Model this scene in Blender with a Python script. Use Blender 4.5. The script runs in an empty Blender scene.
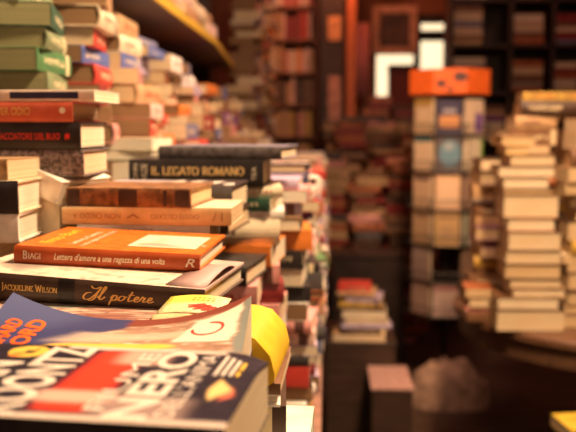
import bpy, math, random
from mathutils import Vector, Matrix, Euler
random.seed(11)
S = bpy.context.scene
COL = S.collection
PI = math.pi
rnd = random.uniform

# ------------------------------------------------------------------ camera
FPX = 800.0
PITCH = math.atan(90 / FPX)
YAW = math.atan(37 * math.cos(PITCH) / FPX)
CAMZ = 1.3
cam_d = bpy.data.cameras.new('camera'); cam = bpy.data.objects.new('camera', cam_d); COL.objects.link(cam)
cam.location = (0, 0, CAMZ); cam.rotation_euler = (PI/2 - PITCH, 0, YAW)
cam_d.sensor_width = 36; cam_d.lens = 36 * FPX / 576
cam_d.clip_start = 0.02
cam_d.dof.use_dof = True; cam_d.dof.focus_distance = 0.75; cam_d.dof.aperture_fstop = 5.5
cam_d.dof.aperture_blades = 0
S.camera = cam
RM = cam.rotation_euler.to_matrix()
def W(px, py, Y):
    """point of the place seen at a photo pixel, on the vertical plane at distance Y"""
    d = RM @ Vector(((px - 288) / FPX, -(py - 216) / FPX, -1))
    return Vector((0, 0, CAMZ)) + d * (Y / d.y)

# ------------------------------------------------------------------ materials
def newmat(name):
    m = bpy.data.materials.new(name); m.use_nodes = True
    nt = m.node_tree; b = nt.nodes['Principled BSDF']
    return m, nt, b
def N(nt, t, **kw):
    n = nt.nodes.new(t)
    for k, v in kw.items():
        if k.startswith('i_'): n.inputs[int(k[2:])].default_value = v
        else: setattr(n, k, v)
    return n
def mixc(nt, fac, a, b, mode='MIX'):
    n = nt.nodes.new('ShaderNodeMix'); n.data_type = 'RGBA'; n.blend_type = mode
    for s, v in ((n.inputs[0], fac), (n.inputs[6], a), (n.inputs[7], b)):
        if hasattr(v, 'default_value') or hasattr(v, 'is_output'): nt.links.new(v, s)
        else: s.default_value = v if isinstance(v, (int, float)) else (*v, 1)
    return n.outputs[2]
def mth(nt, op, a, b=None, c=None):
    n = nt.nodes.new('ShaderNodeMath'); n.operation = op
    for i, v in enumerate((a, b, c)):
        if v is None: continue
        if hasattr(v, 'is_output'): nt.links.new(v, n.inputs[i])
        else: n.inputs[i].default_value = v
    return n.outputs[0]
def mapr(nt, v, a, b):
    n = nt.nodes.new('ShaderNodeMapRange'); n.interpolation_type = 'SMOOTHSTEP'
    nt.links.new(v, n.inputs[0]); n.inputs[1].default_value = a; n.inputs[2].default_value = b
    return n.outputs[0]
def noise(nt, coord, scale, detail=3, vec=None):
    n = nt.nodes.new('ShaderNodeTexNoise'); n.inputs['Scale'].default_value = scale; n.inputs['Detail'].default_value = detail
    if vec:
        mp = nt.nodes.new('ShaderNodeMapping'); mp.inputs['Scale'].default_value = vec
        nt.links.new(coord, mp.inputs[0]); coord = mp.outputs[0]
    nt.links.new(coord, n.inputs['Vector'])
    return n.outputs['Fac']

def plain(name, rgb, rough=.5, var=.12, nscale=40, metal=0.0, spec=.4):
    m, nt, b = newmat(name)
    tc = N(nt, 'ShaderNodeTexCoord').outputs['Object']
    f = noise(nt, tc, nscale)
    lo = tuple(c * (1 - var) for c in rgb); hi = tuple(min(1, c * (1 + var) + .01) for c in rgb)
    c = mixc(nt, mapr(nt, f, .3, .7), lo, hi)
    nt.links.new(c, b.inputs['Base Color']); b.inputs['Roughness'].default_value = rough
    b.inputs['Metallic'].default_value = metal; b.inputs['Specular IOR Level'].default_value = spec
    return m
def wood(name, rgb, rough=.5, scale=(3, 30, 30)):
    m, nt, b = newmat(name)
    tc = N(nt, 'ShaderNodeTexCoord').outputs['Object']
    f = noise(nt, tc, 3, 5, scale)
    c = mixc(nt, mapr(nt, f, .3, .7), tuple(c * .6 for c in rgb), tuple(c * 1.2 for c in rgb))
    nt.links.new(c, b.inputs['Base Color']); b.inputs['Roughness'].default_value = rough
    return m
def pages(name, rgb):
    m, nt, b = newmat(name)
    tc = N(nt, 'ShaderNodeTexCoord').outputs['Object']
    f = noise(nt, tc, 1, 2, (4, 4, 1400)); g = noise(nt, tc, 14, 3)
    c = mixc(nt, mapr(nt, f, .3, .75), tuple(c * .72 for c in rgb), rgb)
    c = mixc(nt, mth(nt, 'MULTIPLY', mapr(nt, g, .45, .75), .35), c, tuple(x * y for x, y in zip(rgb, (.8, .66, .5))))
    nt.links.new(c, b.inputs['Base Color']); b.inputs['Roughness'].default_value = .85; b.inputs['Specular IOR Level'].default_value = .1
    return m

PAGE = [pages('pages_ivory', (.88, .77, .57)), pages('pages_cream', (.82, .67, .45)), pages('pages_yellowed', (.74, .56, .33)), pages('pages_white', (.92, .86, .71)), pages('pages_aged', (.30, .18, .095)), pages('pages_moss', (.30, .30, .15))]
PAL = {  # colour word -> base colour
 'black': (.022, .018, .018), 'dark brown': (.075, .04, .025), 'brown': (.20, .10, .05), 'tan': (.52, .33, .17), 'cream': (.80, .68, .47),
 'white': (.86, .80, .70), 'red': (.55, .05, .035), 'dark red': (.25, .025, .025), 'orange': (.80, .24, .04), 'yellow': (.85, .60, .06), 'pink': (.72, .33, .30),
 'pale pink': (.82, .58, .50), 'green': (.08, .21, .08), 'sage green': (.21, .27, .14), 'dark green': (.03, .10, .06), 'teal': (.07, .24, .22), 'blue': (.09, .14, .38),
 'slate blue': (.16, .18, .30), 'navy': (.03, .035, .09), 'purple': (.20, .07, .22), 'lilac': (.50, .42, .58), 'grey': (.30, .27, .25), 'dark grey': (.09, .08, .08), 'rust': (.42, .13, .05), 'mustard': (.56, .36, .07),
}
CM, SM = {}, {}
def cover_mat(c):
    if c not in CM: CM[c] = plain('cover_' + c.replace(' ', '_'), PAL[c], .42, .18, 25)
    return CM[c]
def spine_mat(c, k):
    """spine with printed bands and small marks"""
    if (c, k) in SM: return SM[c, k]
    rgb = PAL[c]; lum = sum(rgb) / 3
    ink = (.80, .68, .42) if lum < .3 else (.12, .05, .04)
    if k == 1 and lum > .3: ink = (.45, .06, .03)
    m, nt, b = newmat('spine_' + c.replace(' ', '_') + '_%d' % k)
    tc = nt.nodes.new('ShaderNodeTexCoord'); g = nt.nodes.new('ShaderNodeSeparateXYZ'); nt.links.new(tc.outputs['Generated'], g.inputs[0])
    x, z = g.outputs[0], g.outputs[2]
    f = noise(nt, tc.outputs['Object'], 25)
    base = mixc(nt, mapr(nt, f, .3, .7), tuple(c * .82 for c in rgb), tuple(min(1, c * 1.15) for c in rgb))
    n = noise(nt, tc.outputs['Object'], 1, 1, (260, 1, 120))
    mk = mth(nt, 'GREATER_THAN', n, .52)
    lo, hi = ((.12, .62), (.3, .9), (.2, .8))[k % 3]
    win = mth(nt, 'MULTIPLY', mth(nt, 'MULTIPLY', mth(nt, 'GREATER_THAN', x, lo), mth(nt, 'LESS_THAN', x, hi)), mth(nt, 'MULTIPLY', mth(nt, 'GREATER_THAN', z, .34), mth(nt, 'LESS_THAN', z, .66)))
    col = mixc(nt, mth(nt, 'MULTIPLY', win, mk), base, ink)
    if k == 2:
        band = mth(nt, 'MULTIPLY', mth(nt, 'GREATER_THAN', x, .84), mth(nt, 'LESS_THAN', x, .93))
        col = mixc(nt, band, col, ink)
    nt.links.new(col, b.inputs['Base Color']); b.inputs['Roughness'].default_value = .45
    SM[c, k] = m
    return m

def art(name, base, layers, distort=.02, dscale=6, rough=.35, streak=None, spec=.25):
    """printed cover: colour areas on UV. layer = ('poly', [(u,v)...], rgb, soft, alpha) or ('ell', (u,v,ru,rv), rgb, soft, alpha)"""
    m, nt, b = newmat(name)
    uv = N(nt, 'ShaderNodeUVMap').outputs[0]
    nz = N(nt, 'ShaderNodeTexNoise'); nz.inputs['Scale'].default_value = dscale; nz.inputs['Detail'].default_value = 5; nt.links.new(uv, nz.inputs['Vector'])
    off = N(nt, 'ShaderNodeVectorMath', operation='MULTIPLY_ADD'); nt.links.new(nz.outputs['Color'], off.inputs[0])
    off.inputs[1].default_value = (distort * 2,) * 3; off.inputs[2].default_value = (-distort,) * 3
    ad = N(nt, 'ShaderNodeVectorMath', operation='ADD'); nt.links.new(uv, ad.inputs[0]); nt.links.new(off.outputs[0], ad.inputs[1])
    sp = N(nt, 'ShaderNodeSeparateXYZ'); nt.links.new(ad.outputs[0], sp.inputs[0]); u, v = sp.outputs[0], sp.outputs[1]
    f = noise(nt, uv, 14, 5)
    col = mixc(nt, mapr(nt, f, .3, .7), tuple(c * .75 for c in base), tuple(min(1, c * 1.25) for c in base))
    if streak:
        c1, c2, sc, thr = streak
        s = noise(nt, uv, 1, 5, sc)
        col = mixc(nt, mapr(nt, s, thr - .06, thr + .06), col, c1)
        s = noise(nt, uv, 1, 4, (sc[0] * 1.7 + 3, sc[1] * 1.3, 1))
        col = mixc(nt, mapr(nt, s, .55, .66), col, c2)
    for kind, geo, rgb, soft, alpha in layers:
        if kind == 'poly':
            mask = None; n = len(geo)
            area = sum(geo[i][0] * geo[(i+1) % n][1] - geo[(i+1) % n][0] * geo[i][1] for i in range(n))
            sg = 1 if area > 0 else -1
            for i in range(n):
                (x0, y0), (x1, y1) = geo[i], geo[(i+1) % n]
                l = math.hypot(x1-x0, y1-y0); a, c2_ = -(y1-y0) / l * sg, (x1-x0) / l * sg
                d = mth(nt, 'ADD', mth(nt, 'ADD', mth(nt, 'MULTIPLY', u, a), mth(nt, 'MULTIPLY', v, c2_)), -(a * x0 + c2_ * y0))
                h = mapr(nt, d, -soft, soft)
                mask = h if mask is None else mth(nt, 'MULTIPLY', mask, h)
        else:
            cu, cv, ru, rv = geo
            a = mth(nt, 'POWER', mth(nt, 'MULTIPLY', mth(nt, 'SUBTRACT', u, cu), 1 / ru), 2); c_ = mth(nt, 'POWER', mth(nt, 'MULTIPLY', mth(nt, 'SUBTRACT', v, cv), 1 / rv), 2)
            mask = mapr(nt, mth(nt, 'ADD', a, c_), 1 + soft * 8, 1 - soft * 8)
        col = mixc(nt, mth(nt, 'MULTIPLY', mask, alpha), col, rgb)
    nt.links.new(col, b.inputs['Base Color']); b.inputs['Roughness'].default_value = max(rough, .45); b.inputs['Specular IOR Level'].default_value = spec
    return m
def rect(u0, u1, v0, v1): return [(u0, v0), (u1, v0), (u1, v1), (u0, v1)]

# ------------------------------------------------------------------ mesh helpers
class MB:
    def __init__(s): s.v, s.f, s.m = [], [], []
    def add(s, vs, fs, mi=0, M=None):
        o = len(s.v); s.v += [tuple(M @ Vector(p)) if M else tuple(p) for p in vs]
        for i, f in enumerate(fs):
            s.f.append(tuple(o + k for k in f)); s.m.append(mi[i] if isinstance(mi, list) else mi)
        return s
    def box(s, a, b, mi=0, M=None):
        x0, y0, z0 = a; x1, y1, z1 = b
        return s.add([(x0,y0,z0),(x1,y0,z0),(x1,y1,z0),(x0,y1,z0),(x0,y0,z1),(x1,y0,z1),(x1,y1,z1),(x0,y1,z1)],
              [(0,3,2,1),(4,5,6,7),(0,1,5,4),(1,2,6,5),(2,3,7,6),(3,0,4,7)], mi, M)
    def lathe(s, prof, n=32, mi=0, M=None):
        k = len(prof); vs = [(r * math.cos(2*PI*i/n), r * math.sin(2*PI*i/n), z) for i in range(n) for r, z in prof]
        fs = [(i*k+j, ((i+1)%n)*k+j, ((i+1)%n)*k+j+1, i*k+j+1) for i in range(n) for j in range(k-1)]
        return s.add(vs, fs, mi, M)
    def tube(s, pts, r, n=8, mi=0, closed=False):
        P_ = [Vector(p) for p in pts]; k = len(P_); vs = []; up = Vector((0, 0, 1))
        for i, p in enumerate(P_):
            t = (P_[(i+1) % k] - P_[i-1]) if closed else (P_[min(i+1, k-1)] - P_[max(i-1, 0)])
            t.normalize(); a = t.cross(up if abs(t.z) < .9 else Vector((1, 0, 0))).normalized(); b = t.cross(a)
            vs += [tuple(p + a * r * math.cos(2*PI*j/n) + b * r * math.sin(2*PI*j/n)) for j in range(n)]
        fs = [(i*n+j, ((i+1)%k)*n+j, ((i+1)%k)*n+(j+1)%n, i*n+(j+1)%n) for i in range(k if closed else k-1) for j in range(n)]
        if not closed: fs += [tuple(range(n)), tuple((k-1)*n + j for j in reversed(range(n)))]
        return s.add(vs, fs, mi)
    def prism(s, poly, x0, x1, mi=0, sides=None):
        """poly in (y,z), extruded along x"""
        n = len(poly); vs = [(x0, y, z) for y, z in poly] + [(x1, y, z) for y, z in poly]
        fs = [tuple(range(n)), tuple(n + i for i in reversed(range(n)))] + [(i, i + n, (i+1) % n + n, (i+1) % n) for i in range(n)]
        ms = [mi, mi] + [(sides[i] if sides else mi) for i in range(n)]
        return s.add(vs, fs, ms)
    def mesh(s, name, mats):
        me = bpy.data.meshes.new(name); me.from_pydata(s.v, [], s.f)
        for m in (mats if isinstance(mats, (list, tuple)) else [mats]): me.materials.append(m)
        me.polygons.foreach_set('material_index', s.m); me.update()
        return me
    def obj(s, name, mats, parent=None, smooth=False, bevel=0):
        me = s.mesh(name, mats)
        import bmesh
        bm = bmesh.new(); bm.from_mesh(me); bmesh.ops.recalc_face_normals(bm, faces=bm.faces); bm.to_mesh(me); bm.free()
        if smooth:
            me.polygons.foreach_set('use_smooth', [True] * len(me.polygons))
            me.set_sharp_from_angle(angle=math.radians(35))
        o = bpy.data.objects.new(name, me); COL.objects.link(o); o.parent = parent
        if bevel:
            bv = o.modifiers.new('bevel', 'BEVEL'); bv.width = bevel; bv.segments = 2; bv.limit_method = 'ANGLE'
        return o
def tag(o, label, cat, group=None):
    o['label'] = label; o['category'] = cat
    if group: o['group'] = group
    return o
def struct(o): o['kind'] = 'structure'; return o
def thing(name, loc, label, cat, group=None, rot=(0, 0, 0)):
    e = bpy.data.objects.new(name, None); COL.objects.link(e); e.location = loc; e.rotation_euler = rot; e.empty_display_size = .03
    return tag(e, label, cat, group)

# ------------------------------------------------------------------ lettering
def glyph_mesh(text, bold=0.0, shear=0.0, spacing=1.0):
    cu = bpy.data.curves.new('txt', 'FONT'); cu.body = text; cu.offset = bold; cu.shear = shear; cu.space_character = spacing; cu.resolution_u = 3
    ob = bpy.data.objects.new('txt', cu); COL.objects.link(ob)
    dg = bpy.context.evaluated_depsgraph_get(); dg.update()
    me = bpy.data.meshes.new_from_object(ob.evaluated_get(dg))
    vs = [(v.co.x, v.co.y) for v in me.vertices]; fs = [tuple(p.vertices) for p in me.polygons]
    bpy.data.objects.remove(ob); bpy.data.curves.remove(cu); bpy.data.meshes.remove(me)
    return vs, fs
def arc(cx, cy, rx, ry, a0, a1, n=10):
    return [(cx + rx * math.cos(math.radians(a0 + (a1 - a0) * i / n)), cy + ry * math.sin(math.radians(a0 + (a1 - a0) * i / n))) for i in range(n + 1)]
SERIF = {
 'A': (.82, [[(.02,0),(.40,1)], [(.40,1),(.78,0)], [(.17,.35),(.62,.35)]]),
 'B': (.66, [[(.12,0),(.12,1)], [(.12,1)] + arc(.28,.76,.24,.24,90,-90) + [(.12,.52)], [(.12,.52)] + arc(.30,.26,.27,.26,90,-90) + [(.12,0)]]),
 'C': (.78, [arc(.44,.5,.38,.51,45,315,18), [(.72,.98),(.72,.72)]]),
 'E': (.62, [[(.12,0),(.12,1)], [(.12,1),(.52,1),(.52,.84)], [(.12,.52),(.44,.52)], [(.12,0),(.55,0),(.55,.18)]]),
 'G': (.84, [arc(.45,.5,.39,.51,45,320,18), [(.75,.42),(.75,.08)], [(.56,.42),(.84,.42)]]),
 'I': (.34, [[(.17,0),(.17,1)]]),
 'J': (.36, [[(.2,1),(.2,.02),(.12,-.18),(.0,-.2)]]),
 'L': (.62, [[(.12,0),(.12,1)], [(.12,0),(.54,0),(.54,.22)]]),
 'M': (.98, [[(.10,0),(.14,1)], [(.14,1),(.48,.06)], [(.48,.06),(.82,1)], [(.82,1),(.87,0)]]),
 'N': (.84, [[(.12,0),(.12,1)], [(.12,1),(.72,0)], [(.72,0),(.72,1)]]),
 'O': (.88, [arc(.44,.5,.39,.51,0,360,22)]),
 'Q': (.88, [arc(.44,.5,.39,.51,0,360,22), [(.42,.05),(.62,-.14),(.86,-.2)]]),
 'R': (.74, [[(.12,0),(.12,1)], [(.12,1)] + arc(.30,.75,.25,.25,90,-90) + [(.12,.5)], [(.34,.5),(.70,0)]]),
 'S': (.56, [arc(.28,.76,.2,.24,30,230,10) + arc(.27,.25,.23,.26,60,-150,12)]),
 'T': (.70, [[(.35,0),(.35,1)], [(.05,.82),(.05,1),(.65,1),(.65,.82)]]),
 'U': (.80, [[(.12,1)] + arc(.40,.34,.28,.36,180,360,12) + [(.68,1)]]),
 'W': (1.1, [[(.03,1),(.32,0)], [(.32,0),(.56,.9)], [(.56,.9),(.8,0)], [(.8,0),(1.06,1)]]),
 "'": (.2, [[(.1,1),(.06,.78)]]), ' ': (.36, []),
}
def stroke_quads(pl, wmin, wmax):
    vs, fs = [], []
    for (x0, y0), (x1, y1) in zip(pl, pl[1:]):
        l = math.hypot(x1-x0, y1-y0)
        if l < 1e-6: continue
        k = int(l / .13) + 1
        if k > 1:
            q = [(x0 + (x1-x0) * i / k, y0 + (y1-y0) * i / k) for i in range(k + 1)]
            for a, b in zip(q, q[1:]):
                v_, f_ = stroke_quads([a, b], wmin, wmax); o = len(vs); vs += v_; fs += [tuple(o + i for i in g) for g in f_]
            continue
        w = (wmin + (wmax - wmin) * abs(y1-y0) / l) / 2; nx, ny = -(y1-y0) / l * w, (x1-x0) / l * w; ex, ey = (x1-x0)/l*w*.3, (y1-y0)/l*w*.3
        o = len(vs); vs += [(x0+nx-ex, y0+ny-ey), (x0-nx-ex, y0-ny-ey), (x1-nx+ex, y1-ny+ey), (x1+nx+ex, y1+ny+ey)]; fs.append((o, o+1, o+2, o+3))
    return vs, fs
def serif_text(text, small=None, track=.08, wmin=.07, wmax=.16):
    vs, fs, x = [], [], 0
    def put(v, f, s, x):
        o = len(vs); vs.extend((a * s + x, b * s) for a, b in v); fs.extend(tuple(o + i for i in q) for q in f)
    for i, ch in enumerate(text):
        adv, st = SERIF[ch.upper()]
        s = 1 if (small is None or ch.isupper()) else small
        for pl in st:
            put(*stroke_quads(pl, wmin, wmax), s, x)
            for (ex, ey), (qx, qy) in ((pl[0], pl[1]), (pl[-1], pl[-2])):
                if (abs(ey) < .01 or abs(ey - 1) < .01) and abs(ex-qx) < .45 * abs(ey-qy):
                    yy = .035 if ey < .5 else .965
                    put(*stroke_quads([(ex-.12, yy), (ex+.12, yy)], .07, .07), s, x)
        x += (adv + track) * s
    return vs, fs
def script_text():
    """cursive 'Il potere' as pen strokes"""
    strokes = [
     [(.55,.55),(.25,.5),(.05,.2),(.15,-.05),(.5,.0),(.85,.45),(1.1,.95),(1.05,1.05),(.8,.9),(.55,.95),(.45,1.1)],
     [(1.1,1.0),(.95,.5),(.8,.05),(.55,-.15),(.35,-.05)],
     [(1.0,.15),(1.2,.4),(1.45,.95),(1.42,1.12),(1.32,1.0),(1.2,.45),(1.15,.08),(1.25,.0),(1.4,.12),(1.5,.25)],
     [(1.9,.2),(2.05,.45),(2.0,.2),(1.82,-.45)], [(2.0,.25),(2.15,.45),(2.3,.4),(2.28,.15),(2.1,.0),(1.98,.08)], [(2.2,.02),(2.4,.1)],
     [(2.75,.43),(2.55,.38),(2.45,.15),(2.55,.0),(2.72,.08),(2.85,.3),(2.75,.43),(2.9,.36),(3.0,.4)],
     [(3.28,.85),(3.15,.4),(3.1,.08),(3.2,.0),(3.38,.12)], [(3.05,.55),(3.45,.58)],
     [(3.4,.12),(3.65,.22),(3.75,.4),(3.65,.46),(3.53,.3),(3.52,.08),(3.65,.0),(3.85,.12)],
     [(3.85,.12),(4.02,.48),(4.08,.38),(4.2,.4),(4.1,.15),(4.12,.02),(4.3,.1)],
     [(4.3,.1),(4.55,.22),(4.65,.4),(4.55,.46),(4.43,.3),(4.42,.08),(4.55,.0),(4.8,.15)],
    ]
    vs, fs = [], []
    for st in strokes:
        P_ = [st[0]] + st + [st[-1]]; pl = []
        for i in range(1, len(P_) - 2):
            for k in range(6):
                t = k / 6; p0, p1, p2, p3 = P_[i-1], P_[i], P_[i+1], P_[i+2]
                pl.append(tuple(.5 * (2*p1[j] + (p2[j]-p0[j])*t + (2*p0[j]-5*p1[j]+4*p2[j]-p3[j])*t*t + (3*p1[j]-p0[j]-3*p2[j]+p3[j])*t**3) for j in (0, 1)))
        pl.append(st[-1])
        v, f = stroke_quads([(x + .18 * y, y) for x, y in pl], .055, .13)
        o = len(vs); vs += v; fs += [tuple(o + i for i in q) for q in f]
    return vs, fs
def letter(name, tf, mat, parent, fn, w, h, x0=0, y0=0, label=None):
    """fit flat text into a w x h box at x0,y0 of the surface fn(s,t)->local point"""
    vs, fs = tf
    ax = min(v[0] for v in vs); bx = max(v[0] for v in vs); ay = min(v[1] for v in vs); by = max(v[1] for v in vs)
    mb = MB(); mb.add([fn(x0 + (x-ax)/(bx-ax)*w, y0 + (y-ay)/(by-ay)*h) for x, y in vs], fs)
    me = mb.mesh(name, mat); o = bpy.data.objects.new(name, me); COL.objects.link(o); o.parent = parent
    if label: o['label'] = label
    return o

# ------------------------------------------------------------------ books
# local frame: x along the spine, spine at -y, fore-edge at +y, resting on z = 0
def c_profile(Wd, T, c, bulge, n=6):
    h = Wd / 2
    arcp = [(-h - bulge * math.sin(PI * i / n), T * i / n) for i in range(n + 1)]
    inner = [(-h + c - bulge * .8 * math.sin(PI * i / n), c + (T - 2*c) * i / n) for i in reversed(range(n + 1))]
    poly = [(h, 0)] + arcp + [(h, T)] + [(h, T - c)] + inner + [(h, c)]
    sides = [0] + [1] * n + [0] * (len(poly) - n - 1)
    return poly, sides
def cover_mb(L, Wd, T, hard):
    c = .0022 if hard else .0007
    poly, sides = c_profile(Wd, T, c, (.22 * T if hard else .0015) * .6)
    return MB().prism(poly, -L/2, L/2, 0, sides)
def pages_mb(L, Wd, T, hard, skew=0):
    c = .0023 if hard else .0008; i = .003 if hard else .0006
    return MB().box((-L/2 + i, -Wd/2 + c, c), (L/2 - i, Wd/2 - i - (.001 if hard else 0), T - c))
CACHE = {}
def simple_meshes(L, Wd, T, hard, color, pk, sk):
    L, Wd, T = round(L, 3), round(Wd, 3), round(T, 3)
    k = (L, Wd, T, hard, color, pk, sk)
    if k not in CACHE:
        a = cover_mb(L, Wd, T, hard).mesh('cover', [cover_mat(color), spine_mat(color, sk)])
        b = pages_mb(L, Wd, T, hard).mesh('page_block', [PAGE[pk]])
        CACHE[k] = (a, b)
    return CACHE[k]
QUEUE = []   # every background book, built at the end: the largest alone, the rest as one mass
def q_book(loc, rot, L, Wd, T, color, label, group, hard=None, pk=None, sk=None, weight=1.0, name='book'):
    hard = random.random() < .35 if hard is None else hard
    pk = random.choice((0, 0, 1, 1, 2, 3)) if pk is None else pk
    sk = random.randrange(3) if sk is None else sk
    Y = max(.3, loc[1])
    QUEUE.append(dict(loc=Vector(loc), rot=rot, L=L, W=Wd, T=T, color=color, label=label, group=group, hard=hard, pk=pk, sk=sk,
        size=weight * (800 * T / Y) * (800 * (L + Wd) / 2 / Y), name=name))
def build_book(q):
    a, b = simple_meshes(q['L'], q['W'], q['T'], q['hard'], q['color'], q['pk'], q['sk'])
    e = thing(q['name'], q['loc'], q['label'], 'book', q['group'], q['rot'])
    for n, me in (('cover', a), ('page_block', b)):
        o = bpy.data.objects.new(n, me); COL.objects.link(o); o.parent = e
    return e
ORD = ['topmost', 'second from top', 'third from top', 'fourth from top', 'fifth from top', 'sixth from top', 'seventh from top', 'eighth from top', 'ninth from top', 'tenth from top',
       'eleventh from top', 'twelfth from top', 'thirteenth from top', 'fourteenth from top', 'fifteenth from top', 'sixteenth from top', 'seventeenth from top', 'eighteenth from top', 'nineteenth from top', 'twentieth from top']
COUNT = ['first', 'second', 'third', 'fourth', 'fifth', 'sixth', 'seventh', 'eighth', 'ninth', 'tenth', 'eleventh', 'twelfth', 'thirteenth', 'fourteenth', 'fifteenth', 'sixteenth']

def hero(name, label, L, Wd, T, loc, rot, covers, hard=True, page=0, taper=0.0, bulge=None, group=None, art_mat=None, grid=None, curl=None):
    """near book with spine, front cover, back cover and page block; covers = (front mat, spine mat)"""
    e = thing(name, loc, label, 'book', group, rot)
    c = .0026 if hard else .0007
    h = Wd / 2; bl = (.0035 if hard else .0012) if bulge is None else bulge
    fm, sm = covers
    def top(x): return T * (1 - taper * (x / L))
    i = .003 if hard else .0006
    # back cover
    MB().box((-L/2, -h, 0), (L/2, h, c)).obj('back_cover', fm, e, bevel=.0005)
    # page block, finely stepped so that it can follow a curl
    nx, ny = 24, 10
    cz = curl or (lambda u, v: 0)
    def surf(u, v, dz): 
        x = -L/2 + u * L; return (x, -h + v * Wd, top(x) + dz + cz(u, v))
    mb = MB(); vs = []
    for a in range(nx + 1):
        for b in range(ny + 1):
            u, v = a / nx, b / ny
            x = (-L/2 + i) + u * (L - 2*i); y = (-h + c) + v * (Wd - c - i)
            vs.append((x, y, top(x) - c + cz(u, v) * .96))
    n0 = len(vs); vs += [(p[0], p[1], c) for p in vs]
    idx = lambda a, b: a * (ny + 1) + b
    fs = [(idx(a, b), idx(a+1, b), idx(a+1, b+1), idx(a, b+1)) for a in range(nx) for b in range(ny)]
    fs += [(idx(a, 0), n0+idx(a, 0), n0+idx(a+1, 0), idx(a+1, 0)) for a in range(nx)] + [(idx(a, ny), idx(a+1, ny), n0+idx(a+1, ny), n0+idx(a, ny)) for a in range(nx)]
    fs += [(idx(0, b), idx(0, b+1), n0+idx(0, b+1), n0+idx(0, b)) for b in range(ny)] + [(idx(nx, b), n0+idx(nx, b), n0+idx(nx, b+1), idx(nx, b+1)) for b in range(ny)]
    fs += [tuple(n0 + k for k in (idx(0, 0), idx(0, ny), idx(nx, ny), idx(nx, 0)))]
    mb.add(vs, fs); mb.obj('page_block', PAGE[page], e, smooth=True)
    # front cover
    mb = MB(); vs = [surf(a / nx, b / ny, 0) for a in range(nx + 1) for b in range(ny + 1)]; n0 = len(vs)
    vs += [(p[0], p[1], p[2] - c) for p in vs]
    fs = [(idx(a, b), idx(a+1, b), idx(a+1, b+1), idx(a, b+1)) for a in range(nx) for b in range(ny)]
    fs += [tuple(n0 + k for k in reversed(f)) for f in fs[:nx*ny]]
    fs += [(idx(a, 0), n0+idx(a, 0), n0+idx(a+1, 0), idx(a+1, 0)) for a in range(nx)] + [(idx(a, ny), idx(a+1, ny), n0+idx(a+1, ny), n0+idx(a, ny)) for a in range(nx)]
    fs += [(idx(0, b), idx(0, b+1), n0+idx(0, b+1), n0+idx(0, b)) for b in range(ny)] + [(idx(nx, b), n0+idx(nx, b), n0+idx(nx, b+1), idx(nx, b+1)) for b in range(ny)]
    mb.add(vs, fs); f = mb.obj('front_cover', art_mat or fm, e, smooth=True)
    uvl = f.data.uv_layers.new(name='UVMap')
    for lp in f.data.loops:
        co = f.data.vertices[lp.vertex_index].co; uvl.data[lp.index].uv = ((co.x + L/2) / L, (co.y + h) / Wd)
    # spine
    n = 8; mb = MB(); vs = []
    for a in range(nx + 1):
        x = -L/2 + L * a / nx; t = top(x) + cz(a / nx, 0)
        vs += [(x, -h - bl * max(0, math.sin(PI * k / n)) ** .4, t * k / n) for k in range(n + 1)] + [(x, -h + .0012, t * k / n) for k in reversed(range(n + 1))]
    k2 = 2 * n + 2
    fs = [(a*k2+j, (a+1)*k2+j, (a+1)*k2+(j+1) % k2, a*k2+(j+1) % k2) for a in range(nx) for j in range(k2)] + [tuple(range(k2)), tuple(nx*k2 + j for j in reversed(range(k2)))]
    mb.add(vs, fs); sp = mb.obj('spine', sm, e, smooth=True)
    def on_spine(s, t):   # s along the spine, t = share of thickness
        return (s, -h - bl * max(0, math.sin(PI * min(max(t, 0), 1))) ** .4 - .0004, t * top(s))
    def on_top(s, t):     # reading away from the spine: s -> +y, t -> -x
        u = (L/2 - t) / L; x = -L/2 + (1 - u) * 0 + (L/2 - t) ; v = s / Wd
        return (L/2 - t - L/2 - 0 + 0 if False else -t, -h + s, top(-t) + cz((-t + L/2) / L, v) + .0003)
    return e, f, sp, on_spine, on_top

GOLD = plain('ink_gold', (.80, .52, .14), .4, .05); CREAM_INK = plain('ink_cream', (.88, .78, .58), .5, .05); RED_INK = plain('ink_red', (.75, .04, .02), .5, .05)
DARK_INK = plain('ink_dark', (.06, .03, .02), .6, .05); ORANGE_INK = plain('ink_orange', (.95, .15, .01), .4, .05); YELLOW_INK = plain('ink_yellow', (.95, .62, .05), .4, .05); BROWN_INK = plain('ink_brown', (.38, .20, .09), .6, .05)
def side_mat(c): return plain('case_' + c.replace(' ', '_'), PAL[c], .4, .2, 30)

# --- front paperback, big white title on dark cover
k_art = art('print_thriller', (.026, .020, .034), [
    ('poly', rect(.44, .60, .10, .93), (.80, .06, .03), .03, 1), ('poly', rect(.40, .64, .20, .34), (.85, .55, .45), .03, .8), ('poly', rect(.52, .68, .74, .96), (.82, .50, .42), .04, .75),
    ('poly', rect(-.1, 1.02, -.1, .06), (.85, .72, .62), .02, .9), ('poly', rect(.30, .86, .955, 1.1), (.80, .66, .58), .015, .9), ('poly', rect(.62, .86, .04, .30), (.70, .50, .45), .05, .5),
    ('poly', [(.905, .30), (.965, .42), (.905, .58), (.885, .44)], (.90, .62, .25), .01, 1), ('poly', [(.935, .30), (.975, .36), (.955, .46)], (.85, .2, .12), .012, .9),
    ('ell', (.185, .875, .070, .095), (.78, .55, .10), .01, 1), ('ell', (.155, .82, .022, .04), (.85, .25, .05), .02, .9)], .012, 9, .6, spec=.08)
KL, KW, KT = .196, .134, .042
kc = Vector((-.1405, .458, 1.1500 - KT))
def kcurl(u, v): return -.006 * max(0, (u - .86) / .14) ** 2 * max(0, (v - .72) / .28)
e, f, sp, on_sp, on_tp = hero('paperback_book', 'thick dark paperback in front with huge white title letters and red splash', KL, KW, KT, kc, (0, 0, math.radians(-5.5)),
    (side_mat('black'), side_mat('black')), False, 1, art_mat=k_art, curl=kcurl)
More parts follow.
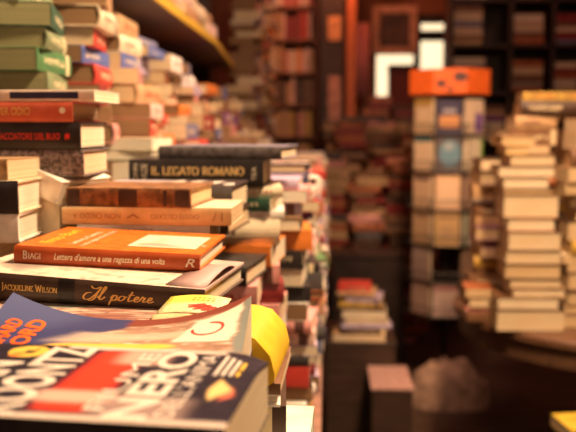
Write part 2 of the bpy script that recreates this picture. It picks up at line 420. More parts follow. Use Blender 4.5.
lt = plain('ink_white', (.86, .78, .68), .4, .05)
def tx(u0, u1, v0, v1):  # letters' tops at u0, bottoms at u1; reading from v0 to v1
    return dict(w=(v1 - v0) * KW, h=(u1 - u0) * KL, x0=v0 * KW, y0=KL/2 - u1 * KL)
letter('title_lettering', glyph_mesh('DEAN', .03), lt, f, on_tp, **tx(.08, .23, .05, .70))
letter('title_lettering', glyph_mesh('KOONTZ', .03), lt, f, on_tp, **tx(.25, .415, .03, .97))
letter('title_lettering', glyph_mesh('FIUME'), lt, f, on_tp, **tx(.585, .645, .12, .92))
letter('title_lettering', glyph_mesh('NERO', .03), lt, f, on_tp, **tx(.655, .78, .04, .965))
letter('title_lettering', glyph_mesh("DELL'ANIMA"), lt, f, on_tp, **tx(.79, .845, .08, .93))
for i_, u in enumerate((.868, .892, .916, .938)):
    mb = MB(); mb.add([on_tp(v * KW, KL/2 - (u + d) * KL) for v, d in ((.62, 0), (.93 - .03 * i_, 0), (.93 - .03 * i_, .012), (.62, .012))], [(0, 1, 2, 3)])
    mb.obj('caption_line', YELLOW_INK if i_ == 3 else lt, f)
letter('seal_lettering', glyph_mesh('IL', .03), DARK_INK, f, on_tp, **tx(.175, .21, .84, .93))

# --- blue and sand paperback with curled far corners
b_art = art('print_seaside', (.40, .25, .17), [
    ('poly', [(-.2, .12), (.25, .30), (.60, .98), (.60, 1.2), (-.2, 1.2)], (.045, .055, .17), .02, 1), ('poly', [(-.2, .50), (.2, .62), (.40, 1.2), (-.2, 1.2)], (.09, .115, .26), .10, .75),
    ('ell', (.50, .34, .25, .07), (.90, .60, .10), .03, 1), ('poly', [(.25, .42), (.80, .50), (.78, .62), (.35, .66)], (.70, .58, .45), .04, .7), ('poly', [(-.1, -.1), (.4, -.1), (.25, .22), (-.1, .3)], (.20, .15, .30), .06, .85),
    ('poly', [(.50, .78), (.72, .84), (1.1, .88), (1.1, 1.2), (.50, 1.2)], (.24, .06, .04), .02, 1), ('poly', [(.72, .42), (.95, .38), (.975, .93), (.80, .80)], (.87, .80, .66), .012, 1),
    ('poly', [(.96, .2), (1.1, .2), (1.1, 1.1), (.975, .93)], (.24, .27, .25), .012, 1), ('poly', rect(.6, 1.1, .05, .22), (.20, .22, .22), .06, .6)], .03, 7, .3,
    streak=((.34, .18, .14), (.86, .74, .60), (4, 26, 1), .58))
BL, BW, BT = .205, .128, .026
bc = Vector((-.1625, .600, 1.136 - BT))
def bcurl(u, v): return .0235 * abs(2*u - 1) ** 2.2 * max(0, v) ** 1.4 - .001
e, f, sp, on_sp, on_tp = hero('paperback_book', 'blue and sand coloured paperback with orange letters, its far corners curling up', BL, BW, BT, bc, (0, 0, math.radians(1)),
    (side_mat('slate blue'), side_mat('slate blue')), False, 0, art_mat=b_art, curl=bcurl)
def tx2(u0, u1, v0, v1): return dict(w=(v1 - v0) * BW, h=(u1 - u0) * BL, x0=v0 * BW, y0=BL/2 - u1 * BL)
letter('title_lettering', glyph_mesh('RICHARD', .04), ORANGE_INK, f, on_tp, **tx2(.055, .115, .15, .70))
letter('title_lettering', glyph_mesh('FORD', .04), ORANGE_INK, f, on_tp, **tx2(.130, .200, .22, .76))
mb = MB(); n = 40
ring = lambda r: [on_tp((.62 + r * 1.35 * math.cos(2*PI*k/n) * .085) * BW, BL/2 - (.845 + r * math.sin(2*PI*k/n) * .065) * BL) for k in range(int(n * .8))]
r0, r1 = ring(.82), ring(1.0); q = len(r0)
mb.add(r0 + r1, [(k, k+1, q+k+1, q+k) for k in range(q-1)]); mb.obj('red_stamp', RED_INK, f)

# --- picture book lying between, seen as a strip
c_art = art('print_harbour', (.45, .22, .16), [('poly', rect(.05, .30, .2, .5), (.85, .74, .60), .02, .9), ('poly', rect(.2, .45, .45, .6), (.30, .33, .28), .02, .9), ('poly', rect(.45, .7, .1, .3), (.25, .08, .06), .04, .8),
    ('poly', rect(.0, .6, .55, .9), (.80, .60, .45), .05, .7)], .03, 8, .3, streak=((.80, .66, .52), (.16, .06, .05), (6, 40, 1), .52))
hero('picture_book', 'picture book with brown and cream landscape print, lying under the spine with gold script', .21, .14, .024, (-.213, .742, 1.1045), (0, 0, 0), (side_mat('brown'), side_mat('brown')), False, 1, art_mat=c_art)

# --- black-brown hardback with gold script title
d_front = art('print_sepia_jacket', (.78, .64, .50), [('poly', [(.05, .3), (.22, .1), (.3, .4), (.1, .8)], (.35, .28, .25), .05, .8), ('poly', rect(.88, 1.1, -.1, 1.1), (.42, .30, .32), .06, .7), ('poly', [(.6, .2), (.7, .2), (.8, .9), (.72, .9)], (.86, .75, .60), .02, .7)], .05, 5, .35,
    streak=((.86, .74, .58), (.62, .46, .36), (8, 6, 1), .5))
d_sp = art('case_sepia_black', (.055, .03, .02), [], rough=.38)
DT = .024; ROLL = math.radians(1.3)
e, f, sp, on_sp, on_tp = hero('hardback_book', 'dark brown hardback with gold script title and cream jacket front', .25, .155, DT, (-.2245, .822, 1.1300), (0, ROLL, math.radians(-8)),
    (plain('case_umber', (.10, .06, .045), .5), plain('spine_umber', (.055, .032, .022), .4)), True, 0, taper=.22, art_mat=d_front)
letter('author_lettering', serif_text('Jacqueline Wilson', .76), GOLD, sp, on_sp, .058, .34, -.079, .34)
MB().add([on_sp(s, t) for t in (.02, .1, .2, .35, .5, .65, .8, .9, .98) for s in (-.020, -.003)], [(2*k, 2*k+1, 2*k+3, 2*k+2) for k in range(8)]).obj('emblem_block', plain('ink_black', (.012, .01, .01), .3), sp)
letter('title_lettering', script_text(), GOLD, sp, on_sp, .072, .80, .005, .04)
# loose flap at the far right of the jacket
mb = MB(); pts = [(.123 + .004 * math.sin(k / 8 * PI), -.072 + .02 * k / 8 * 6, .024 + .010 * math.sin(k / 8 * PI) - .003) for k in range(9)]
mb.add([(.085, p[1], .0215 + .002) for p in pts] + pts, [(k, k+1, 9+k+1, 9+k) for k in range(8)]); fl = mb.obj('jacket_flap', art('print_flap', (.50, .34, .32), [], .02), e, smooth=True)
sm_ = fl.modifiers.new('s', 'SOLIDIFY'); sm_.thickness = .0006

# --- orange hardback
o_front = art('print_orange_jacket', (.74, .17, .022), [('poly', rect(.56, .94, .22, .80), (.84, .72, .55), .006, 1), ('poly', [(.60, .26), (.9, .26), (.9, .5), (.7, .42), (.6, .5)], (.42, .33, .25), .03, .8), ('poly', rect(.66, .72, .4, .7), (.62, .5, .38), .03, .7)], .004, 9, .3)
o_sp = plain('case_orange', (.42, .075, .016), .35, .12)  # darker orange copy: spine shade under overhead light put into the colour
e, f, sp, on_sp, on_tp = hero('hardback_book', 'orange hardback with white spine title and small picture on its cover', .196, .152, .0185, (-.2215, .883, 1.1545), (0, ROLL, math.radians(-2.5)), (plain('case_orange_top', (.72, .17, .025), .35), o_sp), True, 3, taper=.16, art_mat=o_front)  # covers take the brighter, lit copy of the orange
letter('author_lettering', serif_text('Biagi', .74), CREAM_INK, sp, on_sp, .019, .44, -.088, .33)
letter('title_lettering', glyph_mesh("Lettera d'amore a una ragazza di una volta", .012, .32), CREAM_INK, sp, on_sp, .117, .48, -.055, .24)
letter('publisher_mark', glyph_mesh('R', .01, .3), CREAM_INK, sp, on_sp, .010, .5, .083, .25)
letter('author_lettering', glyph_mesh('Enzo Biagi', .02), YELLOW_INK, f, on_tp, .10, .018, .025, .065)
letter('subtitle_lettering', glyph_mesh('Lettera d\'amore', .01), CREAM_INK, f, on_tp, .10, .009, .025, .043)
letter('subtitle_lettering', glyph_mesh('a una ragazza di una volta', .01), CREAM_INK, f, on_tp, .12, .009, .015, .028)
letter('publisher_mark', glyph_mesh('R', .01, .3), CREAM_INK, f, on_tp, .008, .006, .05, -.094)

# --- pile behind: white, cream with upside-down title, old brown, dark cover with pale figure
zf = 1.155
hero('paperback_book', 'white paperback with black title, bottom of pile behind the orange hardback', .165, .115, .0235, (-.225, 1.03, zf), (0, 0, math.radians(1)), (side_mat('white'), side_mat('white')), False, 1)
bpy.context.view_layer.update()
e = [o for o in COL.objects if o.name.startswith('paperback_book')][-1]
spw = [c for c in e.children if c.name.startswith('spine')][0]
letter('title_lettering', glyph_mesh('MARGHERITA  OGGERO', .02), DARK_INK, spw, lambda s, t: (s, -.0575 - .0016, t * .0235), .088, .22, -.075, .55)
e, f, sp, on_sp, on_tp = hero('paperback_book', 'cream paperback with upside-down title on its spine, below the old brown book', .212, .115, .0215, (-.218, 1.028, zf + .0237), (0, 0, math.radians(-1.5)), (side_mat('cream'), plain('spine_straw', (.80, .60, .30), .5)), False, 2)
flip = lambda s, t: on_sp(-s, 1 - t)
letter('title_lettering', glyph_mesh('NON CREDO A', .0), BROWN_INK, sp, flip, .060, .30, .032, .34)
letter('title_lettering', glyph_mesh('ORESTE CECCATO', .0), BROWN_INK, sp, flip, .060, .28, -.066, .36)
letter('publisher_mark', glyph_mesh('v', .0), BROWN_INK, sp, flip, .018, .25, .007, .36)
letter('publisher_mark', glyph_mesh('I /', .0), BROWN_INK, sp, flip, .012, .5, -.095, .25)
o_sp2 = art('case_old_leather', (.20, .085, .03), [], rough=.5)
e, f, sp, on_sp, on_tp = hero('hardback_book', 'worn old brown hardback with darker spine bands, top of pile behind the orange book', .160, .115, .0235, (-.236, 1.030, zf + .0453), (0, 0, math.radians(-6)), (plain('case_worn_brown', (.26, .12, .05), .55, .4, 60), plain('spine_worn_brown', (.22, .09, .03), .5, .5, 90)), True, 2, bulge=.002)
for s0, s1 in ((-.012, .012), (-.078, -.062), (.045, .05), (.06, .078)):
    MB().add([on_sp(s, t) for t in (.08, .35, .65, .92) for s in (s0, s1)], [(0, 1, 3, 2), (2, 3, 5, 4), (4, 5, 7, 6)]).obj('spine_band', plain('leather_dark', (.05, .02, .012), .5), sp)
i_art = art('print_dark_figure_glare', (.05, .035, .04), [('poly', rect(-.1, .42, -.1, .8), (.70, .64, .70), .08, .9), ('poly', [(.55, .3), (.62, .3), (.72, .8), (.64, .8)], (.88, .82, .72), .02, 1), ('poly', [(.7, .25), (.78, .25), (.86, .7), (.8, .75)], (.88, .82, .72), .02, 1), ('ell', (.93, .35, .04, .15), (.88, .82, .72), .02, 1), ('poly', [(.4, .5), (.5, .2), (.58, .5), (.5, .9)], (.85, .80, .74), .03, .9)], .05, 5, .3)  # printed white figures; the soft lilac patch is glare put into the colour
hero('hardback_book', 'dark book with white figures on its cover, thick pages showing at right', .20, .14, .036, (-.222, 1.172, 1.181), (0, 0, math.radians(-4)), (side_mat('black'), side_mat('dark grey')), True, 1, art_mat=i_art)
hero('hardback_book', 'dark red-brown book directly under the dark cover with white figures', .205, .14, .029, (-.225, 1.172, 1.1515), (0, 0, math.radians(-7)), (side_mat('dark brown'), side_mat('dark brown')), True, 2)

# --- black hardback with gold capitals, grey book on top of it
LZ = 1.2035
e, f, sp, on_sp, on_tp = hero('hardback_book', 'black hardback with gold capitals on its spine, under a grey hardback', .218, .145, .043, (-.2035, 1.345, LZ), (0, 0, math.radians(-2)), (side_mat('black'), plain('spine_black', (.02, .016, .016), .4)), True, 1, bulge=.002)
letter('title_lettering', serif_text('IL LEGATO ROMANO', None, .08, .09, .2), plain('ink_old_gold', (.88, .60, .24), .4, .05), sp, on_sp, .150, .33, -.072, .41)
letter('author_lettering', glyph_mesh('JOHN', .0), CREAM_INK, sp, lambda s, t: on_sp(-.092 - t * .010, s / .043), .03, 1.0, .006, 0)
letter('author_lettering', glyph_mesh('WILDE', .0), CREAM_INK, sp, lambda s, t: on_sp(-.079 - t * .010, s / .043), .03, 1.0, .006, 0)
letter('publisher_mark', glyph_mesh('TEA', .0), CREAM_INK, sp, lambda s, t: on_sp(.097 - t * .007, s / .043), .022, 1.0, .01, 0)
e, f, sp, on_sp, on_tp = hero('hardback_book', 'blue-grey hardback with worn spine lying on the black hardback with gold capitals', .205, .15, .021, (-.160, 1.365, LZ + .043), (0, 0, math.radians(-8)), (plain('case_steel', (.20, .20, .28), .45), plain('spine_steel', (.10, .085, .085), .5, .4, 80)), True, 1)

# --- left pile: speckled, black with red capitals, red, white with dark strip
NX, NY = -.412, 1.060
def npile(name, label, L, Wd, T, z, dx, yaw, cm, page, hard=True, **k):
    return hero(name, label, L, Wd, T, (NX + dx, NY, z), (0, 0, math.radians(yaw)), cm, hard, page, **k)
marble = plain('case_marbled', (.16, .12, .11), .6, .7, 220)
npile('hardback_book', 'grey speckled hardback under the black book with red capitals', .215, .118, .034, 1.236, 0, 0, (marble, marble), 1)
e, f, sp, on_sp, on_tp = npile('hardback_book', 'black hardback with red capitals on its spine, in the left pile', .215, .115, .0345, 1.2705, -.002, -1, (side_mat('black'), plain('spine_soot', (.024, .017, .017), .4)), 0)
letter('title_lettering', glyph_mesh('IL CACCIATORE DEL BUIO', .01), RED_INK, sp, on_sp, .090, .24, -.008, .36)
letter('publisher_mark', glyph_mesh('#', .03), RED_INK, sp, on_sp, .007, .24, .088, .36)
e, f, sp, on_sp, on_tp = npile('hardback_book', 'red hardback with pale gold lettering, on the black book with red capitals', .205, .115, .026, 1.305, -.006, -1, (side_mat('red'), plain('spine_coral', (.60, .12, .06), .35)), 2)
letter('title_lettering', glyph_mesh('IO PER ODIO', .01), GOLD, sp, on_sp, .055, .38, -.0065, .33)
MB().add([on_sp(.090 + .004 * math.cos(2*PI*k/12), .55 + .16 * math.sin(2*PI*k/12)) for k in range(12)], [tuple(range(12))]).obj('publisher_mark', CREAM_INK, sp)
e, f, sp, on_sp, on_tp = npile('paperback_book', 'white paperback with a dark blue spine strip, top of the left pile', .225, .115, .0145, 1.331, .012, -1, (side_mat('white'), plain('spine_pale', (.84, .70, .58), .5)), 0, False)
MB().add([on_sp(s, t) for t in (.22, .8) for s in (.004, .092)], [(0, 1, 3, 2)]).obj('spine_strip', plain('ink_navy', (.03, .03, .08), .4), sp)

# --- far left front pile of three, pages turned to the right
e, f, sp, on_sp, on_tp = hero('paperback_book', 'brown and yellow paperback, topmost of the three beside the tilted white book', .165, .105, .024, (-0.445, .975, 1.2375), (0, 0, math.radians(-6)), (side_mat('tan'), plain('spine_ochre', (.55, .36, .16), .5, .5, 50)), False, 1)
MB().add([on_sp(s, t) for t in (.3, .8) for s in (.012, .028)], [(0, 1, 3, 2)]).obj('spine_picture', DARK_INK, sp)
MB().add([on_sp(s, t) for t in (.15, .85) for s in (.03, .06)], [(0, 1, 3, 2)]).obj('spine_picture', plain('ink_ochre', (.75, .50, .10), .4), sp)
hero('hardback_book', 'black-spined hardback with thick white pages, middle of three at far left', .21, .12, .0385, (-.460, .965, 1.1985), (0, 0, math.radians(1)), (side_mat('cream'), side_mat('black')), True, 3)
hero('hardback_book', 'white hardback with thick pages, lowest of three at far left', .21, .12, .034, (-.462, .965, 1.1645), (0, 0, math.radians(2)), (side_mat('white'), side_mat('white')), True, 3)
hero('paperback_book', 'thin pale paperback under the three thick books at far left', .20, .12, .02, (-.482, .960, 1.1445), (0, 0, math.radians(-3)), (side_mat('pale pink'), side_mat('white')), False, 1)

# --- small items: yellow leaflet, yellow book, white tilted book
e = thing('folded_leaflet', (-.116, .700, 1.1335), 'pale yellow folded leaflet with red scribble, propped on the dark hardback', 'leaflet', None, (math.radians(10), 0, math.radians(-6))); e.scale = (.9, .9, .7)
lf = art('print_leaflet', (.85, .80, .42), [('poly', rect(-.1, .7, .55, 1.1), (.90, .82, .12), .15, 1), ('poly', rect(.5, 1.1, -.1, .5), (.86, .84, .62), .15, .8)], .01)
mb = MB(); nn = 8; vs = []
for a in range(nn + 1):
    for b in range(nn + 1):
        u, v = a / nn, b / nn; vs.append((-.032 + .064 * u, -.026 + .052 * v, .007 + .004 * math.sin(u * PI) + .004 * (1 - v)))
mb.add(vs, [(a*9+b, (a+1)*9+b, (a+1)*9+b+1, a*9+b+1) for a in range(8) for b in range(8)]); o = mb.obj('cover_sheet', lf, e, smooth=True)
uvl = o.data.uv_layers.new(name='UVMap')
for lp in o.data.loops:
    co = o.data.vertices[lp.vertex_index].co; uvl.data[lp.index].uv = ((co.x + .032) / .064, (co.y + .026) / .052)
o.modifiers.new('s', 'SOLIDIFY').thickness = .0006
cs = o
mb = MB(); vs = []
for a in range(9):
    u = a / 8; 
    vs += [(-.033 + .055 * u, -.027, .0105 + .003 * math.sin(u * PI)), (-.037 + .04 * u, -.034 - .004 * u, .006), (-.030 + .058 * u, -.02, .001)]
mb.add(vs, [(a*3+b, (a+1)*3+b, (a+1)*3+b+1, a*3+b+1) for a in range(8) for b in range(2)]); o = mb.obj('folded_sheet', plain('paper_buff', (.82, .64, .34), .6), e, smooth=True)
o.modifiers.new('s', 'SOLIDIFY').thickness = .0006
mb = MB(); zz = lambda x, y: .0075 + .004 * math.sin((x + .032) / .064 * PI) + .004 * (1 - (y + .026) / .052) + .0009
pl = [(-.004, -.008), (.012, -.002), (-.002, -.013), (.018, -.004), (.004, -.018), (.024, -.007), (.012, -.019), (.029, -.010), (.010, -.004)]
v, fs = stroke_quads(pl, .0022, .0022); mb.add([(x, y, zz(x, y)) for x, y in v], fs); mb.obj('red_scribble', RED_INK, cs)
mb = MB()
for r in range(2):
    for k in range(5):
        x, y = -.004 + k * .005, .006 + r * .007; mb.add([(x, y, zz(x, y)), (x+.003, y, zz(x, y)), (x+.003, y+.0016, zz(x, y)), (x, y+.0016, zz(x, y))], [(0, 1, 2, 3)])
mb.obj('printed_dots', DARK_INK, cs)

yel = plain('case_bright_yellow', (.86, .56, .03), .35, .08); 
e = thing('softcover_book', (-.0735, .722, 1.0775), 'bright yellow softcover book bending down at its right edge', 'book', None, (0, 0, math.radians(-4)))
prof = [(-.018, 0), (.030, 0), (.0345, .003), (.035, .010), (.031, .026), (.018, .041), (.004, .045), (-.018, .046)]
inn = [(x * .97 - .0006, .0012 + (z - .0) * .95) for x, z in prof]
def ext(poly, y0, y1, name, mat, par, cap=True):
    n = len(poly); mb = MB(); mb.add([(x, y0, z) for x, z in poly] + [(x, y1, z) for x, z in poly], ([tuple(range(n)), tuple(n + i for i in reversed(range(n)))] if cap else []) + [(i, (i+1) % n, (i+1) % n + n, i + n) for i in range(n)])
    return mb.obj(name, mat, par, smooth=True)
ext(prof, -.052, .06, 'cover', yel, e)
ext([(x * .9 - .003, .004 + z * .82) for x, z in prof], .0595, .0608, 'page_block', PAGE[1], e)
ext([(x * .62 - .012, .006 + z * .5) for x, z in prof], -.0526, -.0519, 'cover_fold', plain('case_deep_yellow', (.74, .45, .02), .4), e)

e, f, sp, a_, b_ = hero('paperback_book', 'tilted white book leaning beside the old brown hardback', .042, .115, .03, (-.340, 1.045, 1.210), (0, math.radians(22), math.radians(-16)), (side_mat('white'), side_mat('white')), False, 3)
hero('paperback_book', 'white book standing under the tilted white book', .06, .11, .064, (-.350, 1.052, 1.146), (0, 0, math.radians(-14)), (side_mat('white'), side_mat('cream')), False, 3)
wz = 1.165
for i_, (lab, c, T, dx, yw) in enumerate((('white paperback, lowest of the pale pile behind the black hardback', 'white', .036, .0, 178), ('cream paperback, second of the pale pile behind the black hardback', 'cream', .036, .012, 181), ('green-covered pale book on top of the pale pile behind the black hardback', 'green', .018, .03, 183), ('pale paperback crowning the pale pile behind the black hardback', 'cream', .022, -.03, 176))):
    hero('paperback_book', lab, .205, .14, T, (-.385 + dx, 1.545, wz), (0, 0, math.radians(yw)), (side_mat(c), side_mat(c)), False, 3)
    wz += T

# ------------------------------------------------------------------ piles
def pile(cx, cy, z0, specs, phrase, group, weight=1.0, name='book'):
    """specs bottom to top: (T, L, W, colour, yaw_deg, dx, dy, pk)"""
    z = z0; n = len(specs)
    for i, (T, L, Wd, c, yaw, dx, dy, pk) in enumerate(specs):
        face = abs(((yaw + 180) % 360) - 180)
        kind = 'hardback' if (i * 7 + n) % 3 == 0 else 'paperback'
        lab = f"{c} {kind}, {ORD[min(n - 1 - i, 19)]} {phrase}"
        q_book((cx + dx, cy + dy, z), (0, 0, math.radians(yaw)), L, Wd, T, c, lab, group, hard=kind == 'hardback', pk=pk, weight=weight, name=name)
        z += T + .0004
    return z
WARM = ['red', 'pink', 'black', 'purple', 'white', 'cream', 'white', 'cream', 'white', 'pale pink', 'pink', 'tan', 'brown', 'dark brown', 'black', 'red', 'dark red', 'orange', 'rust', 'mustard', 'white', 'slate blue', 'dark grey', 'lilac', 'cream', 'green', 'navy', 'pale pink']

# piles along the table's right edge
TZ = .75
rows = []; Y = 1.335; k = 0
while Y < 4.35:
    rows.append(Y); Y += .168 + .006 * k; k += 1
for k, Y in enumerate(rows):
    xr = (-.072, -.036, -.024, -.020, -.017, -.015, -.013, -.02, -.016, -.012, -.008, -.006, -.004)[min(k, 12)]
    z = TZ; top = LZ if k == 0 else 1.225 - .012 * (k % 4) - .004 * k + rnd(-.01, .01); specs = []
    first = {0: [(.034, 'dark red'), (.03, 'pink'), (.034, 'orange'), (.040, 'cream'), (.014, 'white'), (.020, 'dark green'), (.018, 'cream')]}.get(k, [])
    rest = top - z - sum(a + .0004 for a, _ in first); lst = []
    m = max(1, round(rest / .027)); ws = [rnd(.6, 1.4) for _ in range(m)]; sw = sum(ws)
    lst = [(rest * w / sw - .0004, random.choice(WARM)) for w in ws] + first
    zz_ = TZ
    for T, c in lst:
        zz_ += T
        r = random.random()
        if r < .55 or (k == 0): L, Wd = rnd(.165, .20), rnd(.11, .135); yaw = rnd(-8, 8) + (180 if r < .15 and k else 0); ext_ = L / 2
        else: L, Wd = rnd(.135, .15), rnd(.11, .14); yaw = 90 + rnd(-8, 8); ext_ = Wd / 2
        j = rnd(-.034, .011) if k else rnd(-.008, .004)
        if k and zz_ < 1.02: j = rnd(-.008, .012) + .010
        specs.append((T, L, Wd, c, yaw, xr + j - ext_, rnd(-.006, .006), random.choice((0, 0, 1, 3, 4))))
    pile(0, Y, TZ, specs, f"of the {COUNT[k]} pile along the table edge", 'books in piles along the right edge of the table', .55)

# near low pile under the yellow softcover
pile(0, .74, .985, [(.034, .20, .15, 'white', 178, -.112, -.03, 3), (.034, .18, .12, 'dark brown', 3, -.126, 0, 1), (.012, .17, .12, 'white', 183, -.126, -.004, 3), (.0102, .165, .12, 'brown', -2, -.118, 0, 1)],
     'in the low pile under the bright yellow softcover', 'books under the yellow softcover')

e, f, sp, on_sp, on_tp = hero('hardback_book', 'small black hardback with a pale ring on its spine, beside the orange hardback', .105, .13, .026, (-.150, 1.172, 1.0765), (0, 0, math.radians(-9)), (side_mat('black'), plain('spine_coal', (.022, .018, .018), .4)), True, 1)
n = 20; mb = MB(); pr = [on_sp(.012 + q * .0055 * math.cos(2*PI*k/n), .5 + q * .22 * math.sin(2*PI*k/n)) for q in (.7, 1) for k in range(n)]
mb.add(pr, [(k, (k+1) % n, n + (k+1) % n, n + k) for k in range(n)]); mb.obj('publisher_mark', CREAM_INK, sp)
lowp = [(rnd(.024, .036), rnd(.10, .115), .13, c, rnd(-6, 6), rnd(-.006, .006), 0, 1) for c in ('cream', 'dark brown', 'rust', 'white', 'dark grey', 'pale pink', 'purple', 'mustard', 'dark brown', 'pink')]
sc_ = (1.0765 - TZ - .004) / sum(q[0] for q in lowp)
pile(-.150, 1.168, TZ, [(q[0] * sc_,) + q[1:] for q in lowp], 'of the small pile under the black ring-marked book', 'books in the small pile under the black hardback with a ring', .8)
# middle piles between the wall shelf and the edge piles
for k in range(9):
    Y = 1.80 + k * .25
    sp_ = []
    for j in range(3): sp_.append((rnd(.025, .045), rnd(.17, .2), rnd(.12, .14), random.choice(WARM), rnd(-8, 8) + random.choice((0, 180)), rnd(-.01, .01), rnd(-.01, .01), random.choice((0, 1, 3))))
    pile(-.335, Y, 1.115, sp_, f"of the {COUNT[k]} middle pile behind the black hardback", 'books in the middle piles on the display tier', .3)

# left wall shelf, books lying flat with spines to the room
LEFT = [['tan', 'sage green', 'green', 'sage green', 'tan', 'sage green', 'green', 'sage green', 'dark green', 'sage green', 'green', 'sage green', 'dark brown'],
        ['tan', 'brown', 'tan', 'pink', 'tan', 'dark red', 'red', 'blue', 'red', 'cream', 'tan', 'pale pink', 'cream'],
        ['cream', 'slate blue', 'tan', 'red', 'pale pink', 'tan', 'pink', 'blue', 'cream', 'tan', 'white', 'purple', 'cream']]
LW = ['brown', 'dark brown', 'rust', 'red', 'dark red', 'purple', 'blue', 'grey', 'pink', 'pale pink', 'orange', 'cream', 'tan', 'white', 'pale pink', 'pink', 'red', 'dark red', 'slate blue', 'lilac', 'tan', 'cream', 'brown', 'mustard', 'orange', 'purple', 'dark brown', 'white']
for k in range(13):
    Y = 1.305 + k * .226
    z = 1.168; specs = []
    xs = -.432 - (.02 if k > 9 else 0) + .012 * (k % 3)
    H = (1.60, 1.60, 1.56, 1.53, 1.51, 1.49, 1.47, 1.47, 1.46, 1.46, 1.45, 1.45, 1.45)[k]
    while True:
        T = rnd(.031, .040) if k < 3 else rnd(.02, .044)
        if z + T > H: break
        c = LEFT[k][len(specs) % 13] if k < 3 else random.choice(LW)
        L, Wd = rnd(.15, .19), rnd(.12, .15)
        lean = min(.8, .12 * k) * max(0, 1.38 - z)
        yaw = 90 + rnd(-4, 11) + (4 if k < 2 else 0)
        specs.append((T, L, Wd, c, yaw, xs - Wd/2 + lean + (.01 if k > 1 else 0) + rnd(-.035, .016), rnd(-.008, .008), (5 if k < 1 and random.random() < .7 else random.choice((4, 4, 2)) if k < 3 else random.choice((4, 4, 4, 2, 1))))); z += T + .0004
    pile(0, Y, 1.168, specs, f"of the {COUNT[k]} left wall shelf column", 'books lying flat on the left wall shelf', .75)
# tall loose columns beyond the end of the shelf
for k in range(4):
    z = 0; Y = 4.63 + k * .23
    while z < 2.2 - .1 * (k % 2):
        T = rnd(.022, .05); q_book((-.455 + .015 * k + rnd(-.03, .03), Y, z), (0, 0, math.radians(90 + rnd(-5, 5))), rnd(.15, .18), rnd(.12, .16), T, random.choice(LW), '', '', pk=random.choice((2, 4, 4, 1)), weight=0); z += T + .0005
# books on the shelf board above
for k in range(6):
    pile(-.50, 2.1 + k * .2, 1.636, [(rnd(.03, .05), .17, .13, random.choice(['slate blue', 'red', 'white', 'tan', 'pale pink', 'cream']), 90 + rnd(-4, 4), rnd(-.02, .02), 0, 1) for _ in range(2)],
         f"in the {COUNT[k]} stack on the high yellow-edged shelf", 'books on the high yellow-edged shelf', .7)

# right-hand round table
RT_Z = .675; RC = Vector((1.02, 2.78))
def rspec(y0, y1, x0, x1, c, pk, Y=2.42, dep=.13, yaw=180, fore=True):
    a, b = W(x0, y1, Y), W(x1, y0, Y)
    return (b.x - a.x, max(.008, b.z - a.z), (a.x + b.x) / 2, c, pk, dep, yaw)
main = [(310, 331, 496, 566, 'dark brown', 0), (298, 310, 498, 560, 'brown', 0), (289, 297, 512, 566, 'tan', 0), (279, 288, 510, 562, 'brown', 1), (264, 278, 505, 562, 'dark brown', 2), (250, 263, 505, 562, 'brown', 1), (229, 248, 508, 562, 'dark brown', 1),
        (215, 228, 508, 556, 'rust', 0), (191, 214, 503, 560, 'brown', 1), (185, 190.5, 503, 554, 'brown', 2), (173, 184.5, 504, 550, 'brown', 0), (161, 172, 499, 556, 'brown', 0), (149, 160, 510, 556, 'brown', 0), (139, 148, 506, 530, 'mustard', 2), (128, 138, 501, 536, 'tan', 2)]  # dark covers put the shaded gaps between the books into colour
z = RT_Z
for i, m in enumerate(main):
    L, T, x, c, pk, dep, yaw = rspec(*m); 
    q_book((x, 2.42 + dep/2, z), (0, 0, math.radians(180 + rnd(-2, 2))), L, dep, T, c, f"{c} book, pages outward, {ORD[len(main)-1-i]} of the tall pale round-table pile", 'books in the tall pile on the round table', hard=True, pk=pk if i % 3 else max(pk, 1), weight=3)
    z += T + .0004
def rpile(xpx, Y, n, ytop, cols, phrase, yaws=(0, 180, 90), Lr=(.15, .19)):
    p = W(xpx, 200, Y); H = W(xpx, ytop, Y).z - RT_Z; ws = [rnd(.6, 1.4) for _ in range(n)]; s = sum(ws)
    specs = []
    for w in ws:
        ya = random.choice(yaws)
        specs.append((H * w / s - .0004, rnd(*Lr) if ya != 90 else .145, rnd(.11, .13), random.choice(cols), ya + rnd(-6, 6), rnd(-.012, .012), rnd(-.008, .008), random.choice((1, 2, 2))))
    return p.x, pile(p.x, Y, RT_Z, specs, phrase, 'books in smaller piles on the round table', 1.3)
DIM = ['brown', 'dark brown', 'rust', 'tan', 'dark red', 'mustard', 'brown', 'dark grey', 'purple', 'tan']
rpile(594, 2.52, 15, 118, ['tan', 'mustard', 'cream', 'brown', 'dark brown'], 'in the pile right of the tall pale pile', (0, 180, 180))
rpile(490, 2.78, 14, 158, DIM, 'in the dim pile left of the tall pale pile', (0, 0, 90), (.09, .13))
tx_, tz_ = rpile(528, 2.80, 17, 116, DIM, 'in the pile behind the tall pale pile', (0, 90), (.12, .18))
rpile(572, 2.98, 18, 108, ['mustard', 'tan', 'brown', 'dark brown'], 'in the high rear pile of the round table')
rpile(482, 2.60, 4, 285, ['brown', 'rust', 'pink', 'tan'], 'in the low pile at the table rim', (0, 180), (.07, .09))
rpile(545, 3.12, 17, 112, DIM, 'in the rear pile on the round table')

q_book((tx_ + .06, 2.80, tz_), (0, 0, math.radians(-3)), .215, .14, .05, 'dark brown', 'long dark brown book bridging the pile behind the tall pale pile', 'books in smaller piles on the round table', True, 2, 9 % 3, 3)
for x_, lab in ((-.045, 'mustard book at the left on the long dark brown book'), (.07, 'mustard book at the right on the long dark brown book')):
    q_book((tx_ + .06 + x_, 2.80, tz_ + .0505), (0, 0, math.radians(-3)), .11, .13, .028, 'mustard', lab, 'books in smaller piles on the round table', False, 2, 1, 3)
